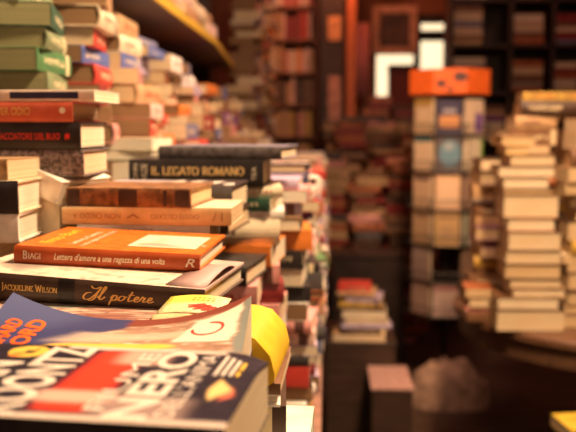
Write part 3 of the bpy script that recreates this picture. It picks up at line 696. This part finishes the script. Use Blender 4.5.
# floor stack on a dark box
pile(.155, 3.2, .445, [(.028, .21, .15, 'tan', 178, -.012, 0, 1), (.022, .19, .14, 'dark brown', 2, .005, 0, 1), (.020, .2, .14, 'lilac', 4, .01, 0, 3), (.022, .17, .14, 'brown', 183, .012, 0, 1), (.03, .175, .14, 'cream', 178, .008, 0, 0), (.012, .18, .14, 'dark brown', -3, .0, 0, 1),
    (.02, .17, .13, 'mustard', -6, -.005, 0, 2), (.022, .14, .13, 'lilac', -10, .01, 0, 1), (.02, .15, .13, 'tan', -8, -.02, 0, 1), (.024, .13, .12, 'red', -4, -.03, 0, 2)], 'in the stack on the dark box beside the table', 'books stacked on the dark box', 3)

# ------------------------------------------------------------------ furniture
DARKW = wood('wood_dark', (.05, .027, .018)); BROWNW = wood('wood_brown', (.16, .08, .04)); REDW = wood('wood_red', (.22, .08, .035)); YELW = plain('edge_yellow', (.62, .40, .04), .5); PINE = wood('wood_pinkish', (.38, .21, .15))

t = thing('display_table', (-.3, 2.3, 0), 'long wooden display table loaded with book piles along its right edge', 'table')
MB().box((-.3, -1.97, .715), (.296, 2.2, .75)).obj('tabletop', PINE, t, bevel=.002)
MB().box((-.27, -1.93, .62), (.27, 2.16, .715)).obj('apron', BROWNW, t)
for x in (-.25, .25):
    for y in (-1.9, 2.13): MB().box((x - .03, y - .03, 0), (x + .03, y + .03, .62)).obj('leg', BROWNW, t)
def crate(x0, x1, y0, y1, z0, z1, label):
    t = thing('wooden_riser', ((x0+x1)/2, (y0+y1)/2, z0), label, 'riser')
    hx, hy, h = (x1-x0)/2, (y1-y0)/2, z1 - z0
    MB().box((-hx, -hy, h-.018), (hx, hy, h)).obj('top_board', BROWNW, t)
    for s in (-1, 1):
        MB().box((s*hx - (.016 if s > 0 else 0), -hy, 0), (s*hx + (.016 if s < 0 else 0), hy, h-.018)).obj('side_board', BROWNW, t)
    for s in (-1, 1):
        MB().box((-hx+.016, s*hy - (.016 if s > 0 else 0), 0), (hx-.016, s*hy + (.016 if s < 0 else 0), h-.018)).obj('end_board', BROWNW, t)
crate(-.56, -.012, .385, .825, .75, .985, 'low wooden riser at the front of the display table')
crate(-.56, -.235, .56, .825, .985, 1.112, 'small wooden riser holding up the picture book and dark hardback')
crate(-.56, -.05, .39, .545, .985, 1.109, 'small wooden riser under the front paperback')
crate(-.56, -.20, .845, 1.245, .75, 1.142, 'tall wooden riser under the old brown book')
crate(-.56, -.26, 1.46, 1.64, .75, 1.163, 'wooden riser under the pale pile')
crate(-.56, -.235, 1.66, 4.2, .75, 1.113, 'long wooden riser down the middle of the table')

t = thing('wall_bookcase', (-.7, 2.7, 0), 'long left wall bookcase with a yellow-edged high shelf', 'bookcase')
MB().box((-.13, -1.55, 0), (-.10, 1.6, 2.6)).obj('back_panel', DARKW, t)
MB().box((-.10, -1.52, 1.148), (.10, 1.5, 1.166)).obj('shelf', BROWNW, t)
sh = MB(); poly = [(-.10, -1.52), (.272, -1.52), (.272, .42), (.195, 1.72), (-.10, 1.72)]
n = len(poly); sh.add([(x, y, 1.612) for x, y in poly] + [(x, y, 1.634) for x, y in poly], [tuple(reversed(range(n))), tuple(n + i for i in range(n))] + [(i, (i+1) % n, (i+1) % n + n, i + n) for i in range(n)])
sh = sh.obj('high_shelf', BROWNW, t)
mb = MB(); poly = [(.2725, -1.52), (.2725, .42), (.1955, 1.725)]
mb.add([(x + d, y, zz_) for x, y in poly for d in (0, .006) for zz_ in (1.611, 1.637)], [(0, 1, 5, 4), (4, 5, 9, 8), (2, 6, 7, 3), (6, 10, 11, 7), (1, 3, 7, 5), (5, 7, 11, 9), (0, 4, 6, 2), (4, 8, 10, 6), (0, 2, 3, 1), (8, 9, 11, 10)])
mb.obj('yellow_edging', YELW, sh)
for y in (-1.53, 1.52): MB().box((-.10, y - .012, 0), (.10, y + .012, 2.6)).obj('upright', DARKW, t)
MB().box((-.10, -1.52, 2.05), (.1, 1.5, 2.07)).obj('shelf', BROWNW, t)

# back bookcase
YB = 6.0
def bookcase(name, x0, x1, y0, dep, zs, zt, label, mat, extra_uprights=()):
    t = thing(name, ((x0+x1)/2, y0 + dep/2, 0), label, 'bookcase'); hx, hd = (x1-x0)/2, dep/2
    for x in (-hx, hx - .025) + tuple(u - (x0+x1)/2 for u in extra_uprights): MB().box((x, -hd, 0), (x + .025, hd, zt)).obj('upright', mat, t)
    MB().box((-hx + .025, hd - .012, 0), (hx - .025, hd, zt)).obj('back_panel', DARKW, t)
    for z in zs: MB().box((-hx + .025, -hd, z - .022), (hx - .025, hd - .012, z)).obj('shelf', mat, t)
    return t
zs = [W(280, y, YB).z for y in (232, 200, 168, 136, 104, 72, 39, 6, -27)]
xa, xb = W(246, 60, YB).x, W(318, 60, YB).x
bookcase('tall_bookcase', xa, xb, YB, .24, zs, 2.6, 'tall reddish bookcase with upright books against the back wall', REDW)
rowcol = [['dark brown', 'brown', 'tan'], ['dark brown', 'brown', 'tan'], ['brown', 'tan', 'mustard'], ['tan', 'brown', 'pink', 'mustard'], ['pink', 'dark brown', 'tan', 'brown', 'pale pink', 'black'], ['tan', 'orange', 'pale pink', 'rust', 'cream', 'orange'], ['pale pink', 'rust', 'red', 'tan', 'orange', 'dark red'], ['pale pink', 'pink', 'red', 'white']]
for r, z in enumerate(zs[:8]):
    x = xa + .03; i = 0
    while x < xb - .05:
        T = rnd(.02, .042); L = rnd(.155, .20)
        if r in (2, 3) and i == 0:
            pass
        q_book((x + T, YB + .10, z + L/2 + .0005), (PI/2, PI/2, PI/2) if False else Euler((0, -PI/2, 0)), L, .15, T, random.choice(rowcol[r]), '', '', hard=False, weight=.0)
        x += T + .001; i += 1

# dark centre: low bookcase with flat piles, tall cabinet with small pictures
def flat_shelf(x0, x1, y, z, zmax, cols, wmin=.16, wmax=.22, prob=1.0, weight=.0):
    x = x0
    while x + wmin < x1:
        w = rnd(wmin, wmax); w = min(w, x1 - x); zz = z; top = z + rnd(.55, .95) * (zmax - z)
        while zz < top:
            T = min(rnd(.025, .05), zmax - zz)
            if T < .015: break
            q_book((x + w/2, y, zz), (0, 0, math.radians(rnd(-2, 2) + random.choice((0, 180)))), w - .012, .14, T, random.choice(cols), '', '', weight=weight)
            zz += T + .0005
        x += w
MIDC = ['brown', 'dark brown', 'rust', 'brown', 'dark red', 'dark red', 'rust', 'dark grey', 'dark brown', 'tan', 'pink', 'tan']
for (px, Yp, ztop) in ((334, 4.9, 1.10), (350, 5.15, 1.34), (366, 4.75, 1.02), (386, 5.0, 1.18), (402, 4.8, 1.08), (418, 5.1, 1.25), (378, 5.3, 1.46), (340, 5.4, 1.30), (408, 5.35, 1.40)):
    z = .0; x = W(px, 200, Yp).x
    while z < ztop:
        T = rnd(.025, .05); q_book((x + rnd(-.025, .025), Yp + rnd(-.01, .01), z), (0, 0, math.radians(rnd(-14, 14))), rnd(.13, .2), rnd(.11, .14), T, random.choice(MIDC), '', '', pk=2, weight=0); z += T + .0005
xa_, xb_ = W(332, 250, 4.35).x, W(406, 250, 4.35).x
t = thing('low_cabinet', ((xa_+xb_)/2, 4.48, 0), 'low dark cabinet in front of the dim book piles in the middle', 'cabinet'); hx = (xb_-xa_)/2
MB().box((-hx, -.11, 0), (hx, .11, .58)).obj('body', wood('wood_ebony', (.035, .02, .014)), t); MB().box((-hx-.01, -.125, .58), (hx+.01, .12, .6)).obj('top_board', wood('wood_ebony_top', (.05, .028, .02)), t)
for sx in (-1, 1): MB().box((sx*hx/2 - hx/2 + .01, -.125, .05), (sx*hx/2 + hx/2 - .01, -.11, .56)).obj('door', wood('wood_ebony_door', (.04, .022, .016)), t)
t = thing('tall_cabinet', (W(332, 60, 5.7).x, 5.9, 0), 'dark tall cabinet with two small pictures on its front', 'cabinet')
MB().box((-.085, -.15, 0), (.085, .2, 2.6)).obj('body', DARKW, t); MB().box((-.078, -.16, .1), (.078, -.15, 2.5)).obj('door', wood('wood_darkest', (.045, .02, .014)), t)
for (y0, y1, c, lab) in ((15, 40, (.70, .36, .16), 'small framed amber picture hanging high on the dark cabinet'), (75, 120, (.55, .30, .24), 'tall narrow pinkish picture hanging low on the dark cabinet')):
    p0, p1 = W(328, y1, 5.7), W(341, y0, 5.7); hx, hz = (p1.x - p0.x)/2, (p1.z - p0.z)/2
    t = thing('hanging_picture', ((p0.x+p1.x)/2, 5.735, p0.z), lab, 'picture')
    MB().box((-hx, -.006, 0), (hx, 0, 2*hz)).obj('picture_panel', plain('print_dim', c, .5, .3, 15), t)
    fb = MB(); 
    for a, b in (((-hx-.01, -.012, -.01), (-hx, 0, 2*hz+.01)), ((hx, -.012, -.01), (hx+.01, 0, 2*hz+.01)), ((-hx, -.012, -.01), (hx, 0, 0)), ((-hx, -.012, 2*hz), (hx, 0, 2*hz+.01))): fb.box(a, b)
    fb.obj('picture_frame', DARKW, t)
p = W(350, 60, 5.75); t = MB().box((-.03, -.03, 0), (.03, .03, 2.7)).obj('wooden_post', plain('post_orange_glow', (.55, .16, .05), .5), None); t.location = (p.x, 5.55, 0); tag(t, 'wooden post coloured orange-brown as if lit, beside the dark cabinet', 'post')  # orange light falling on the post is put into its colour
# pink banner
p0, p1 = W(357, 95, 5.8), W(370, 22, 5.8); mb = MB(); vs = []
for a in range(9): 
    x = (p1.x - p0.x) * (a / 8 - .5); yy = .012 * math.sin(a * 1.7); vs += [(x, yy, 0), (x, yy, p1.z - p0.z)]
mb.add(vs, [(2*a, 2*a+2, 2*a+3, 2*a+1) for a in range(8)]); o = mb.obj('hanging_cloth', plain('cloth_pink', (.72, .28, .28), .8), None, smooth=True); o.location = ((p0.x+p1.x)/2, 5.84, p0.z); o.modifiers.new('s', 'SOLIDIFY').thickness = .004
tag(o, 'dusty pink cloth hanging between the orange post and the window', 'cloth')

# ------------------------------------------------------------------ room
WALL = plain('plaster_brown', (.16, .085, .06), .8, .2, 3); FLOOR = wood('floor_boards', (.085, .05, .035), .6, (1, 8, 8)); CEIL = plain('ceiling_plaster', (.34, .22, .15), .9)
X0, X1, Y0, Y1, ZC = -.86, 2.4, -1.2, 6.3, 2.75
struct(MB().box((X0, Y0, -.05), (X1, Y1, 0)).obj('floor', FLOOR)); struct(MB().box((X0, Y0, ZC), (X1, Y1, ZC+.05)).obj('ceiling', CEIL))
struct(MB().box((X0-.05, Y0, 0), (X0, Y1, ZC)).obj('wall_left', WALL)); struct(MB().box((X1, Y0, 0), (X1+.05, Y1, ZC)).obj('wall_right', WALL)); struct(MB().box((X0, Y0-.05, 0), (X1, Y0, ZC)).obj('wall_front', WALL))
wx0, wx1 = W(376.5, 60, Y1).x, W(446, 60, Y1).x; wz0, wz1 = W(380, 103, Y1).z, W(380, 14, Y1).z
wb = MB(); wb.box((X0, Y1, 0), (wx0, Y1+.05, ZC)); wb.box((wx1, Y1, 0), (X1, Y1+.05, ZC)); wb.box((wx0, Y1, 0), (wx1, Y1+.05, wz0)); wb.box((wx0, Y1, wz1), (wx1, Y1+.05, ZC))
struct(wb.obj('wall_back', plain('plaster_rust', (.26, .10, .055), .8, .2, 3)))
m, nt, b = newmat('daylight_pane'); b.inputs['Base Color'].default_value = (.9, .85, .7, 1); b.inputs['Emission Color'].default_value = (1, .78, .48, 1); b.inputs['Emission Strength'].default_value = 1.25
wn = thing('window_1', ((wx0+wx1)/2, Y1, wz0), 'bright back window partly covered by frames and boxes', 'window'); wn['kind'] = 'structure'
hw, hh = (wx1-wx0)/2, wz1-wz0
MB().box((-hw, .035, 0), (hw, .045, hh)).obj('pane', m, wn)
ux = lambda px: W(px, 60, Y1).x - (wx0+wx1)/2
uz = lambda py: W(400, py, Y1).z - wz0
fb = MB()
for a, b_ in (((ux(413.5), 0), (ux(420.5), hh)), ((-hw, uz(41)), (hw, uz(30.5))), ((-hw, uz(23.5)), (hw, hh))): fb.box((a[0], .0, a[1]), (b_[0], .034, b_[1]))
fb.obj('window_frame', DARKW, wn)
# things on and before the window
def dark_box(px0, px1, py0, py1, Y, label, mat, name='cardboard_box', dep=.1):
    a, b = W(px0, py1, Y), W(px1, py0, Y); t = thing(name, ((a.x+b.x)/2, Y + dep/2, a.z), label, 'box'); hx, h = (b.x-a.x)/2, b.z-a.z
    MB().box((-hx, -dep/2, 0), (hx, dep/2, h*.86)).obj('body', mat, t); MB().box((-hx-.004, -dep/2-.004, h*.8), (hx+.004, dep/2+.004, h)).obj('lid', mat, t)
    return t
p = W(400, 104, 6.13); tag(MB().box((wx0 - .03, 6.06, p.z - .03), (wx1 + .06, 6.298, p.z - .004)).obj('window_shelf', BROWNW), 'brown wooden shelf running under the bright back window', 'shelf')
SB = [dark_box(388.5, 414, 64.5, 104.2, 6.13, 'dark red box standing before the lower left window pane', plain('card_maroon', (.16, .03, .03), .6)),
      dark_box(421, 434.5, 71.5, 104.2, 6.13, 'dark box standing before the lower right window pane', plain('card_umber', (.08, .04, .03), .6)),
      dark_box(435.5, 447, 71, 104.2, 6.13, 'narrow brown box at the window\'s right corner', plain('card_brown', (.13, .05, .035), .6))]
a, b_ = W(372, 54.5, 5.98), W(418, 5, 5.98); hx, h = (b_.x-a.x)/2, b_.z-a.z
t = thing('framed_picture', ((a.x+b_.x)/2, 6.0, a.z), 'brown wooden picture frame hanging before the window with a dark picture', 'picture')
fb = MB(); w_ = .055
for q0, q1 in (((-hx, -.015, 0), (hx, .015, w_)), ((-hx, -.015, h-w_), (hx, .015, h)), ((-hx, -.015, w_), (-hx+w_, .015, h-w_)), ((hx-w_, -.015, w_), (hx, .015, h-w_))): fb.box(q0, q1)
fb.obj('moulding', plain('frame_brown', (.52, .30, .22), .5, .3), t, bevel=.004)
MB().box((-hx+w_, -.004, w_), (hx-w_, .012, h-w_)).obj('canvas', plain('canvas_dark', (.07, .035, .03), .5, .5, 6), t)
MB().box((-.004, .013, h-.01), (.004, .018, 2.75-a.z)).obj('hanging_cord', DARKW, t)

# right-hand rear bookcase
YR = 5.05
zr = [W(500, y, YR).z for y in (238, 190, 140, 91, 44, -2)]
xr0, xr1 = W(449, 60, YR).x, W(640, 60, YR).x
ups = tuple(W(x, 60, YR).x for x in (508.5, 551, 596))
bookcase('wide_bookcase', xr0, xr1, YR, .26, zr, 2.5, 'wide dark bookcase filling the rear right wall', DARKW, ups)
RB = ['brown', 'dark brown', 'purple', 'dark red', 'grey', 'tan', 'slate blue', 'pale pink', 'brown', 'rust']
edges = [xr0 + .027] + [u for u in ups] + [xr1 - .027]
for r in range(2, 6):
    for bay in range(4):
        x0 = edges[bay] + (.027 if bay else .0); x1 = edges[bay+1] - .003
        flat_shelf(x0, x1, YR + .1, zr[r] + .001, zr[r] + .245, RB, .15, .21, weight=.9)

# revolving paperback rack
RY = 3.9; RX = W(446.5, 200, RY).x
rk = thing('paperback_rack', (RX, RY, 0), 'revolving wire paperback rack with orange header sign', 'rack')
ROT0 = math.radians(-97)
METAL = plain('wire_dark', (.05, .04, .035), .4, .1, metal=.6)
MB().lathe([(0, 0), (.12, 0), (.12, .015), (.03, .04), (0, .04)], 32).obj('base', METAL, rk, smooth=True)
MB().tube([(0, 0, .03), (0, 0, 1.5)], .016, 12).obj('pole', METAL, rk, smooth=True)
tiers = [W(446, y, RY).z for y in (309, 276, 241, 206, 169.5, 134)]
AP = .162
for ti, zt in enumerate(tiers):
    wire = MB()
    for r, dz in ((AP + .024, .0), (AP + .026, .045)):
        wire.tube([((r / math.cos(PI/8)) * math.cos(ROT0 + PI/8 + k * PI/4), (r / math.cos(PI/8)) * math.sin(ROT0 + PI/8 + k * PI/4), zt + dz) for k in range(8)], .0025, 6, closed=True)
    for k in range(8):
        a = ROT0 + PI/8 + k * PI/4; c_, s_ = math.cos(a), math.sin(a)
        wire.tube([(.02*c_, .02*s_, zt - .002), ((AP + .024)/math.cos(PI/8)*c_, (AP + .024)/math.cos(PI/8)*s_, zt - .002)], .003, 6)
        wire.tube([((AP + .024)/math.cos(PI/8)*c_, (AP + .024)/math.cos(PI/8)*s_, zt), ((AP + .024)/math.cos(PI/8)*c_, (AP + .024)/math.cos(PI/8)*s_, zt + .05)], .003, 6)
    wire.lathe([(.018, -.004), (AP + .03, -.004), (AP + .03, -.001), (.018, -.001)], 8, 0, Matrix.Translation((0, 0, zt)) @ Matrix.Rotation(ROT0 + PI/8, 4, 'Z'))
    wire.obj('wire_tier', METAL, rk)
HD = plain('sign_orange', (.85, .15, .02), .4, .1)
z0h, z1h = W(446, 95, RY).z, W(446, 71, RY).z
hs = MB(); rr = .20
hs.lathe([(0, 0), (rr, 0), (rr, z1h - z0h), (0, z1h - z0h)], 8, 0, Matrix.Rotation(ROT0 + PI/8, 4, 'Z')); o = hs.obj('header_sign', HD, rk); o.location = (0, 0, z0h)
fx = rr * math.cos(PI/8)
for u, v, r in ((.045, .075, .030), (-.040, .045, .022), (.0, .02, .014)):
    d = MB().add([(u + r * math.cos(2*PI*i/16) * (1.0 + .2*(i % 3 == 0)), 0, v + r * math.sin(2*PI*i/16) * .8) for i in range(16)], [tuple(range(16))]).obj('sign_emblem', plain('ink_sign_dark', (.10, .04, .03), .5), o)
    d.rotation_euler = (0, 0, ROT0 + PI/2); d.location = (math.cos(ROT0) * (fx + .001), math.sin(ROT0) * (fx + .001), 0)
A = art
def cov(name, base, layers): return art(name, base, layers, .015, 5, .35)
RC_ = [  # tier from bottom: (left face, middle face, right face)
 [('dull pink book', (.45, .27, .22), [('poly', rect(.1, .9, .1, .9), (.50, .33, .27), .02, .8)]), ('pink-white book', (.74, .56, .50), [('poly', rect(0, 1, .78, .9), (.55, .22, .22), .02, .9), ('poly', rect(.2, .8, .3, .5), (.6, .45, .4), .03, .8)]), ('dark green book', (.05, .09, .06), [])],
 [('grey-pink book', (.42, .29, .25), [('poly', rect(.1, .9, .7, .9), (.5, .36, .3), .02, .8)]), None, ('mottled tan book', (.40, .26, .18), [('poly', rect(.3, .8, .2, .8), (.52, .36, .26), .06, .8)])],
 [('tan book', (.55, .36, .20), [('poly', rect(.15, .85, .75, .92), (.3, .18, .12), .02, .9)]), ('golden tan book', (.66, .44, .20), [('poly', rect(.1, .9, .8, .92), (.4, .24, .12), .02, .9), ('ell', (.5, .4, .3, .2), (.55, .36, .2), .06, .8)]), ('white book with green edge', (.78, .66, .55), [('poly', rect(-.1, .18, -.1, 1.1), (.12, .25, .10), .02, 1), ('poly', rect(.3, .9, .5, .85), (.62, .5, .46), .04, .8)])],
 [('pale tan book', (.62, .42, .26), [('poly', rect(.1, .9, .82, 1), (.2, .12, .1), .02, .9)]), ('peach book', (.80, .52, .30), [('poly', rect(.12, .88, .1, .9), (.85, .62, .40), .03, .8)]), ('brown and grey striped book', (.42, .28, .2), [('poly', rect(.55, .72, -.1, 1.1), (.30, .30, .36), .02, 1), ('poly', rect(.75, .95, -.1, 1.1), (.66, .58, .44), .02, 1)])],
 [('cream book with teal top', (.72, .54, .36), [('poly', rect(-.1, 1.1, .84, 1.1), (.10, .22, .22), .02, 1)]), ('blue globe book', (.14, .12, .12), [('ell', (.55, .5, .42, .38), (.16, .30, .38), .03, 1), ('ell', (.5, .7, .2, .12), (.4, .45, .45), .06, .8)]), ('cream book with bright green edge', (.80, .70, .50), [('poly', rect(.88, 1.1, -.1, 1.1), (.25, .50, .06), .02, 1), ('poly', rect(.15, .25, -.1, 1.1), (.45, .32, .2), .02, .9), ('poly', rect(.4, .75, .3, .8), (.72, .62, .46), .04, .8)])],
 [('tan book with mustard top', (.58, .42, .26), [('poly', rect(-.1, 1.1, .8, 1.1), (.40, .24, .06), .02, 1), ('poly', rect(.2, .8, .4, .7), (.7, .52, .34), .04, .8)]), ('dark blue book with orange scene', (.06, .055, .10), [('poly', rect(.1, .9, .18, .55), (.62, .30, .12), .04, 1), ('poly', rect(.25, .75, .62, .75), (.45, .42, .45), .03, .8)]), ('cream and violet book', (.72, .55, .40), [('poly', rect(.5, .95, .05, .6), (.24, .12, .36), .03, 1), ('poly', rect(.05, .4, .1, .9), (.80, .62, .42), .03, .8)])],
]
TN = ['bottom', 'second lowest', 'third lowest', 'third highest', 'second highest', 'top']; FN = ['left', 'middle', 'right']
RACKN = 0
for ti, zt in enumerate(tiers):
    for fi, ofs in enumerate((-45, 0, 45)):
        it = RC_[ti][fi]
        if not it: continue
        a = ROT0 + math.radians(ofs); nm, base, lay = it
        Lh = .156 + .004 * ((ti + fi) % 3); Wd = .115; T = .016
        e = thing('paperback_book', (RX + math.cos(a) * (AP + .005), RY + math.sin(a) * (AP + .005), zt + .0005), f"{nm} on the {FN[fi]} face of the rack's {TN[ti]} tier", 'book', 'paperbacks on the revolving rack', (0, 0, a + PI/2))
        RACKN += 1
        # upright: local x = width, y = into the rack, z = height ; cover faces -y
        f_ = MB().box((-Wd/2, -.001, 0), (Wd/2, 0, Lh)); f_ = f_.obj('front_cover', cov('print_rack_%d_%d' % (ti, fi), base, lay), e)
        uvl = f_.data.uv_layers.new(name='UVMap')
        for lp in f_.data.loops:
            co = f_.data.vertices[lp.vertex_index].co; uvl.data[lp.index].uv = ((co.x + Wd/2) / Wd, co.z / Lh)
        MB().box((-Wd/2 + .001, 0, .0005), (Wd/2 - .0006, T - .001, Lh - .0006)).obj('page_block', PAGE[1], e)
        c2 = plain('rack_side_%d_%d' % (ti, fi), base, .5)
        MB().box((-Wd/2, 0, 0), (-Wd/2 + .001, T - .001, Lh)).obj('spine', c2, e); MB().box((-Wd/2, T - .001, 0), (Wd/2, T, Lh)).obj('back_cover', c2, e)

# round table
t = thing('round_table', (RC.x, RC.y, 0), 'dark round pedestal table carrying the tall pale book pile', 'table')
R_ = .56
MB().lathe([(0, RT_Z - .03), (R_ - .01, RT_Z - .03), (R_, RT_Z - .024), (R_, RT_Z - .006), (R_ - .006, RT_Z), (0, RT_Z)], 64).obj('tabletop', wood('wood_round', (.15, .075, .04), .45), t, smooth=True)
MB().lathe([(R_ - .06, RT_Z - .03), (R_ - .02, RT_Z - .03), (R_ - .02, RT_Z - .09), (R_ - .06, RT_Z - .09), (R_ - .06, RT_Z - .03)], 64).obj('apron', wood('wood_apron', (.11, .055, .03), .5), t, smooth=True)
MB().lathe([(0, .0), (.26, 0), (.26, .03), (.08, .07), (.05, .2), (.07, .4), (.06, RT_Z - .03), (0, RT_Z - .03)], 32).obj('pedestal', DARKW, t, smooth=True)
# dark box, carton with pale lid, sack, yellow book on crate
def box_thing(name, x0, x1, y0, y1, z1, label, mat, lidmat):
    t = thing(name, ((x0+x1)/2, (y0+y1)/2, 0), label, 'box'); hx, hy = (x1-x0)/2, (y1-y0)/2
    MB().box((-hx, -hy, 0), (hx, hy, z1 - .012)).obj('body', mat, t, bevel=.004); MB().box((-hx-.004, -hy-.004, z1 - .012), (hx+.004, hy+.004, z1)).obj('lid', lidmat, t, bevel=.003)
box_thing('storage_box', .01, .285, 3.125, 3.45, .444, 'dark brown box carrying the floor stack of books', DARKW, DARKW)
p0, p1 = W(372, 387, 2.85), W(413, 387, 2.85)
box_thing('storage_box', p0.x, p1.x, 2.85, 3.115, p0.z, 'low dark box with a pale pinkish lid in the aisle', DARKW, plain('card_pink', (.50, .30, .26), .7))
box_thing('storage_box', .62, .92, 1.98, 2.13, .505, 'dark box under the round table edge', DARKW, DARKW)
q_book((.70, 2.05, .5055), (0, 0, math.radians(8)), .17, .12, .03, 'yellow', 'yellow book lying on the dark box below the round table', None, False, 1, 0, 9)
# crumpled sacks on the aisle floor
CLOTH = plain('cloth_sacking', (.42, .27, .20), .9, .3, 18)
from mathutils import noise as mnoise
def sack(px, py, Y, rx, ry, h, label, sd):
    p = W(px, py, Y); mb = MB(); nu, nv = 28, 12; vs = []
    for j in range(nv + 1):
        for i in range(nu):
            a, b = 2*PI*i/nu, PI/2 * j / nv
            q = Vector((rx * math.cos(b) ** .6 * math.cos(a), ry * math.cos(b) ** .6 * math.sin(a), h * math.sin(b)))
            d = 1 + .13 * mnoise.noise(q * 11 + Vector((sd, 0, 0))) + .10 * mnoise.noise(q * 25 + Vector((sd, 3, 0))); vs.append((q.x * d, q.y * d, q.z * d))
    mb.add(vs, [(j*nu+i, j*nu+(i+1) % nu, (j+1)*nu+(i+1) % nu, (j+1)*nu+i) for j in range(nv) for i in range(nu)] + [tuple(reversed(range(nu)))])
    o = mb.obj('cloth_heap', CLOTH, None, smooth=True); o.location = (p.x, Y, 0); tag(o, label, 'cloth')
sack(448, 390, 3.66, .19, .095, .21, 'crumpled brown cloth heaped on the floor before the paperback rack', 1)

# ------------------------------------------------------------------ build the queued books
QUEUE.sort(key=lambda q: -q['size'])
heroes = sum(1 for o in COL.objects if o.get('category') == 'book')
keep = 305 - heroes
single, mass = QUEUE[:keep], QUEUE[keep:]
for q in single:
    if not q['label']:
        q['label'] = None
n_lab = 0
byshelf = {}
for q in single:
    if q['label'] is None: byshelf.setdefault((round(q['loc'].y, 1), ), []).append(q)
for k_, lst in byshelf.items():
    lst.sort(key=lambda q: (-q['loc'].z, q['loc'].x))
    for i, q in enumerate(lst):
        q['group'] = 'books lying flat in the wide rear bookcase'
        q['label'] = f"dim {q['color']} book lying flat in the wide rear bookcase"
for q in single: build_book(q)
mb = MB(); mats = []; mi = {}
def slot(m):
    if m.name not in mi: mi[m.name] = len(mats); mats.append(m)
    return mi[m.name]
for q in mass:
    M = Matrix.Translation(q['loc']) @ (q['rot'] if isinstance(q['rot'], Euler) else Euler(q['rot'])).to_matrix().to_4x4()
    c = cover_mb(q['L'], q['W'], q['T'], q['hard']); s = [slot(cover_mat(q['color'])), slot(cover_mat(q['color']))]
    mb.add(c.v, c.f, [s[i] for i in c.m], M)
    p = pages_mb(q['L'], q['W'], q['T'], q['hard']); mb.add(p.v, p.f, slot(PAGE[q['pk']]), M)
o = mb.obj('distant_books', mats); o['kind'] = 'stuff'; tag(o, 'mass of blurred books farther back on the shelves and piles', 'books')
print('BOOKS heroes', heroes, 'single', len(single), 'mass', len(mass))

# ------------------------------------------------------------------ light
def area(name, loc, target, size, power, col):
    l = bpy.data.lights.new(name, 'AREA'); l.energy = power; l.color = col; l.shape = 'DISK'; l.size = size
    o = bpy.data.objects.new(name, l); COL.objects.link(o); o.location = loc
    o.rotation_euler = (Vector(target) - Vector(loc)).to_track_quat('-Z', 'Y').to_euler(); return o
def point(name, loc, power, col, r=.06):
    l = bpy.data.lights.new(name, 'POINT'); l.energy = power; l.color = col; l.shadow_soft_size = r
    o = bpy.data.objects.new(name, l); COL.objects.link(o); o.location = loc; return o
WARML = (1, .67, .395)
area('table_lamp_light', (.50, 1.0, 2.45), (-.2, 1.05, 1.1), .3, 46, WARML)
area('shelf_lamp_light', (.60, 2.2, 2.4), (-.4, 2.0, 1.2), .3, 29, (1, .60, .41))  # added unseen lamp across the aisle, lights the left wall spines
area('camera_side_fill', (.3, -.9, 2.3), (-.1, 1.5, 1.0), .8, 6, (1, .64, .42))  # added soft fill from behind the camera, for the spines
def spot(name, loc, target, power, col, ang, r=.08):
    l = bpy.data.lights.new(name, 'SPOT'); l.energy = power; l.color = col; l.spot_size = math.radians(ang); l.spot_blend = .7; l.shadow_soft_size = r
    o = bpy.data.objects.new(name, l); COL.objects.link(o); o.location = loc
    o.rotation_euler = (Vector(target) - Vector(loc)).to_track_quat('-Z', 'Y').to_euler(); return o
spot('round_table_spot', (.45, 1.2, 2.6), (.68, 2.45, 1.05), 125, (1, .58, .28), 34)
spot('rack_fill_spot', (.35, 2.2, 2.65), (.60, 3.9, 1.25), 155, (1, .60, .36), 26)  # added unseen spot that brightens the rack covers
point('rear_lamp', (.14, 5.3, 2.45), 9, (1, .28, .10))
point('rear_shelf_lamp', (-.15, 4.8, 2.6), 9.5, (1, .37, .21))
point('rear_right_lamp', (1.3, 4.0, 2.6), 5.5, (1, .42, .30))
w = bpy.data.worlds.new('world'); S.world = w; w.use_nodes = True
w.node_tree.nodes['Background'].inputs[0].default_value = (1, .6, .4, 1); w.node_tree.nodes['Background'].inputs[1].default_value = .05

S.view_settings.view_transform = 'Standard'; S.view_settings.look = 'None'; S.view_settings.gamma = 1; S.view_settings.use_curve_mapping = False
S.view_settings.exposure = 0.22
S.cycles.use_denoising = True
S.cycles.max_bounces = 8
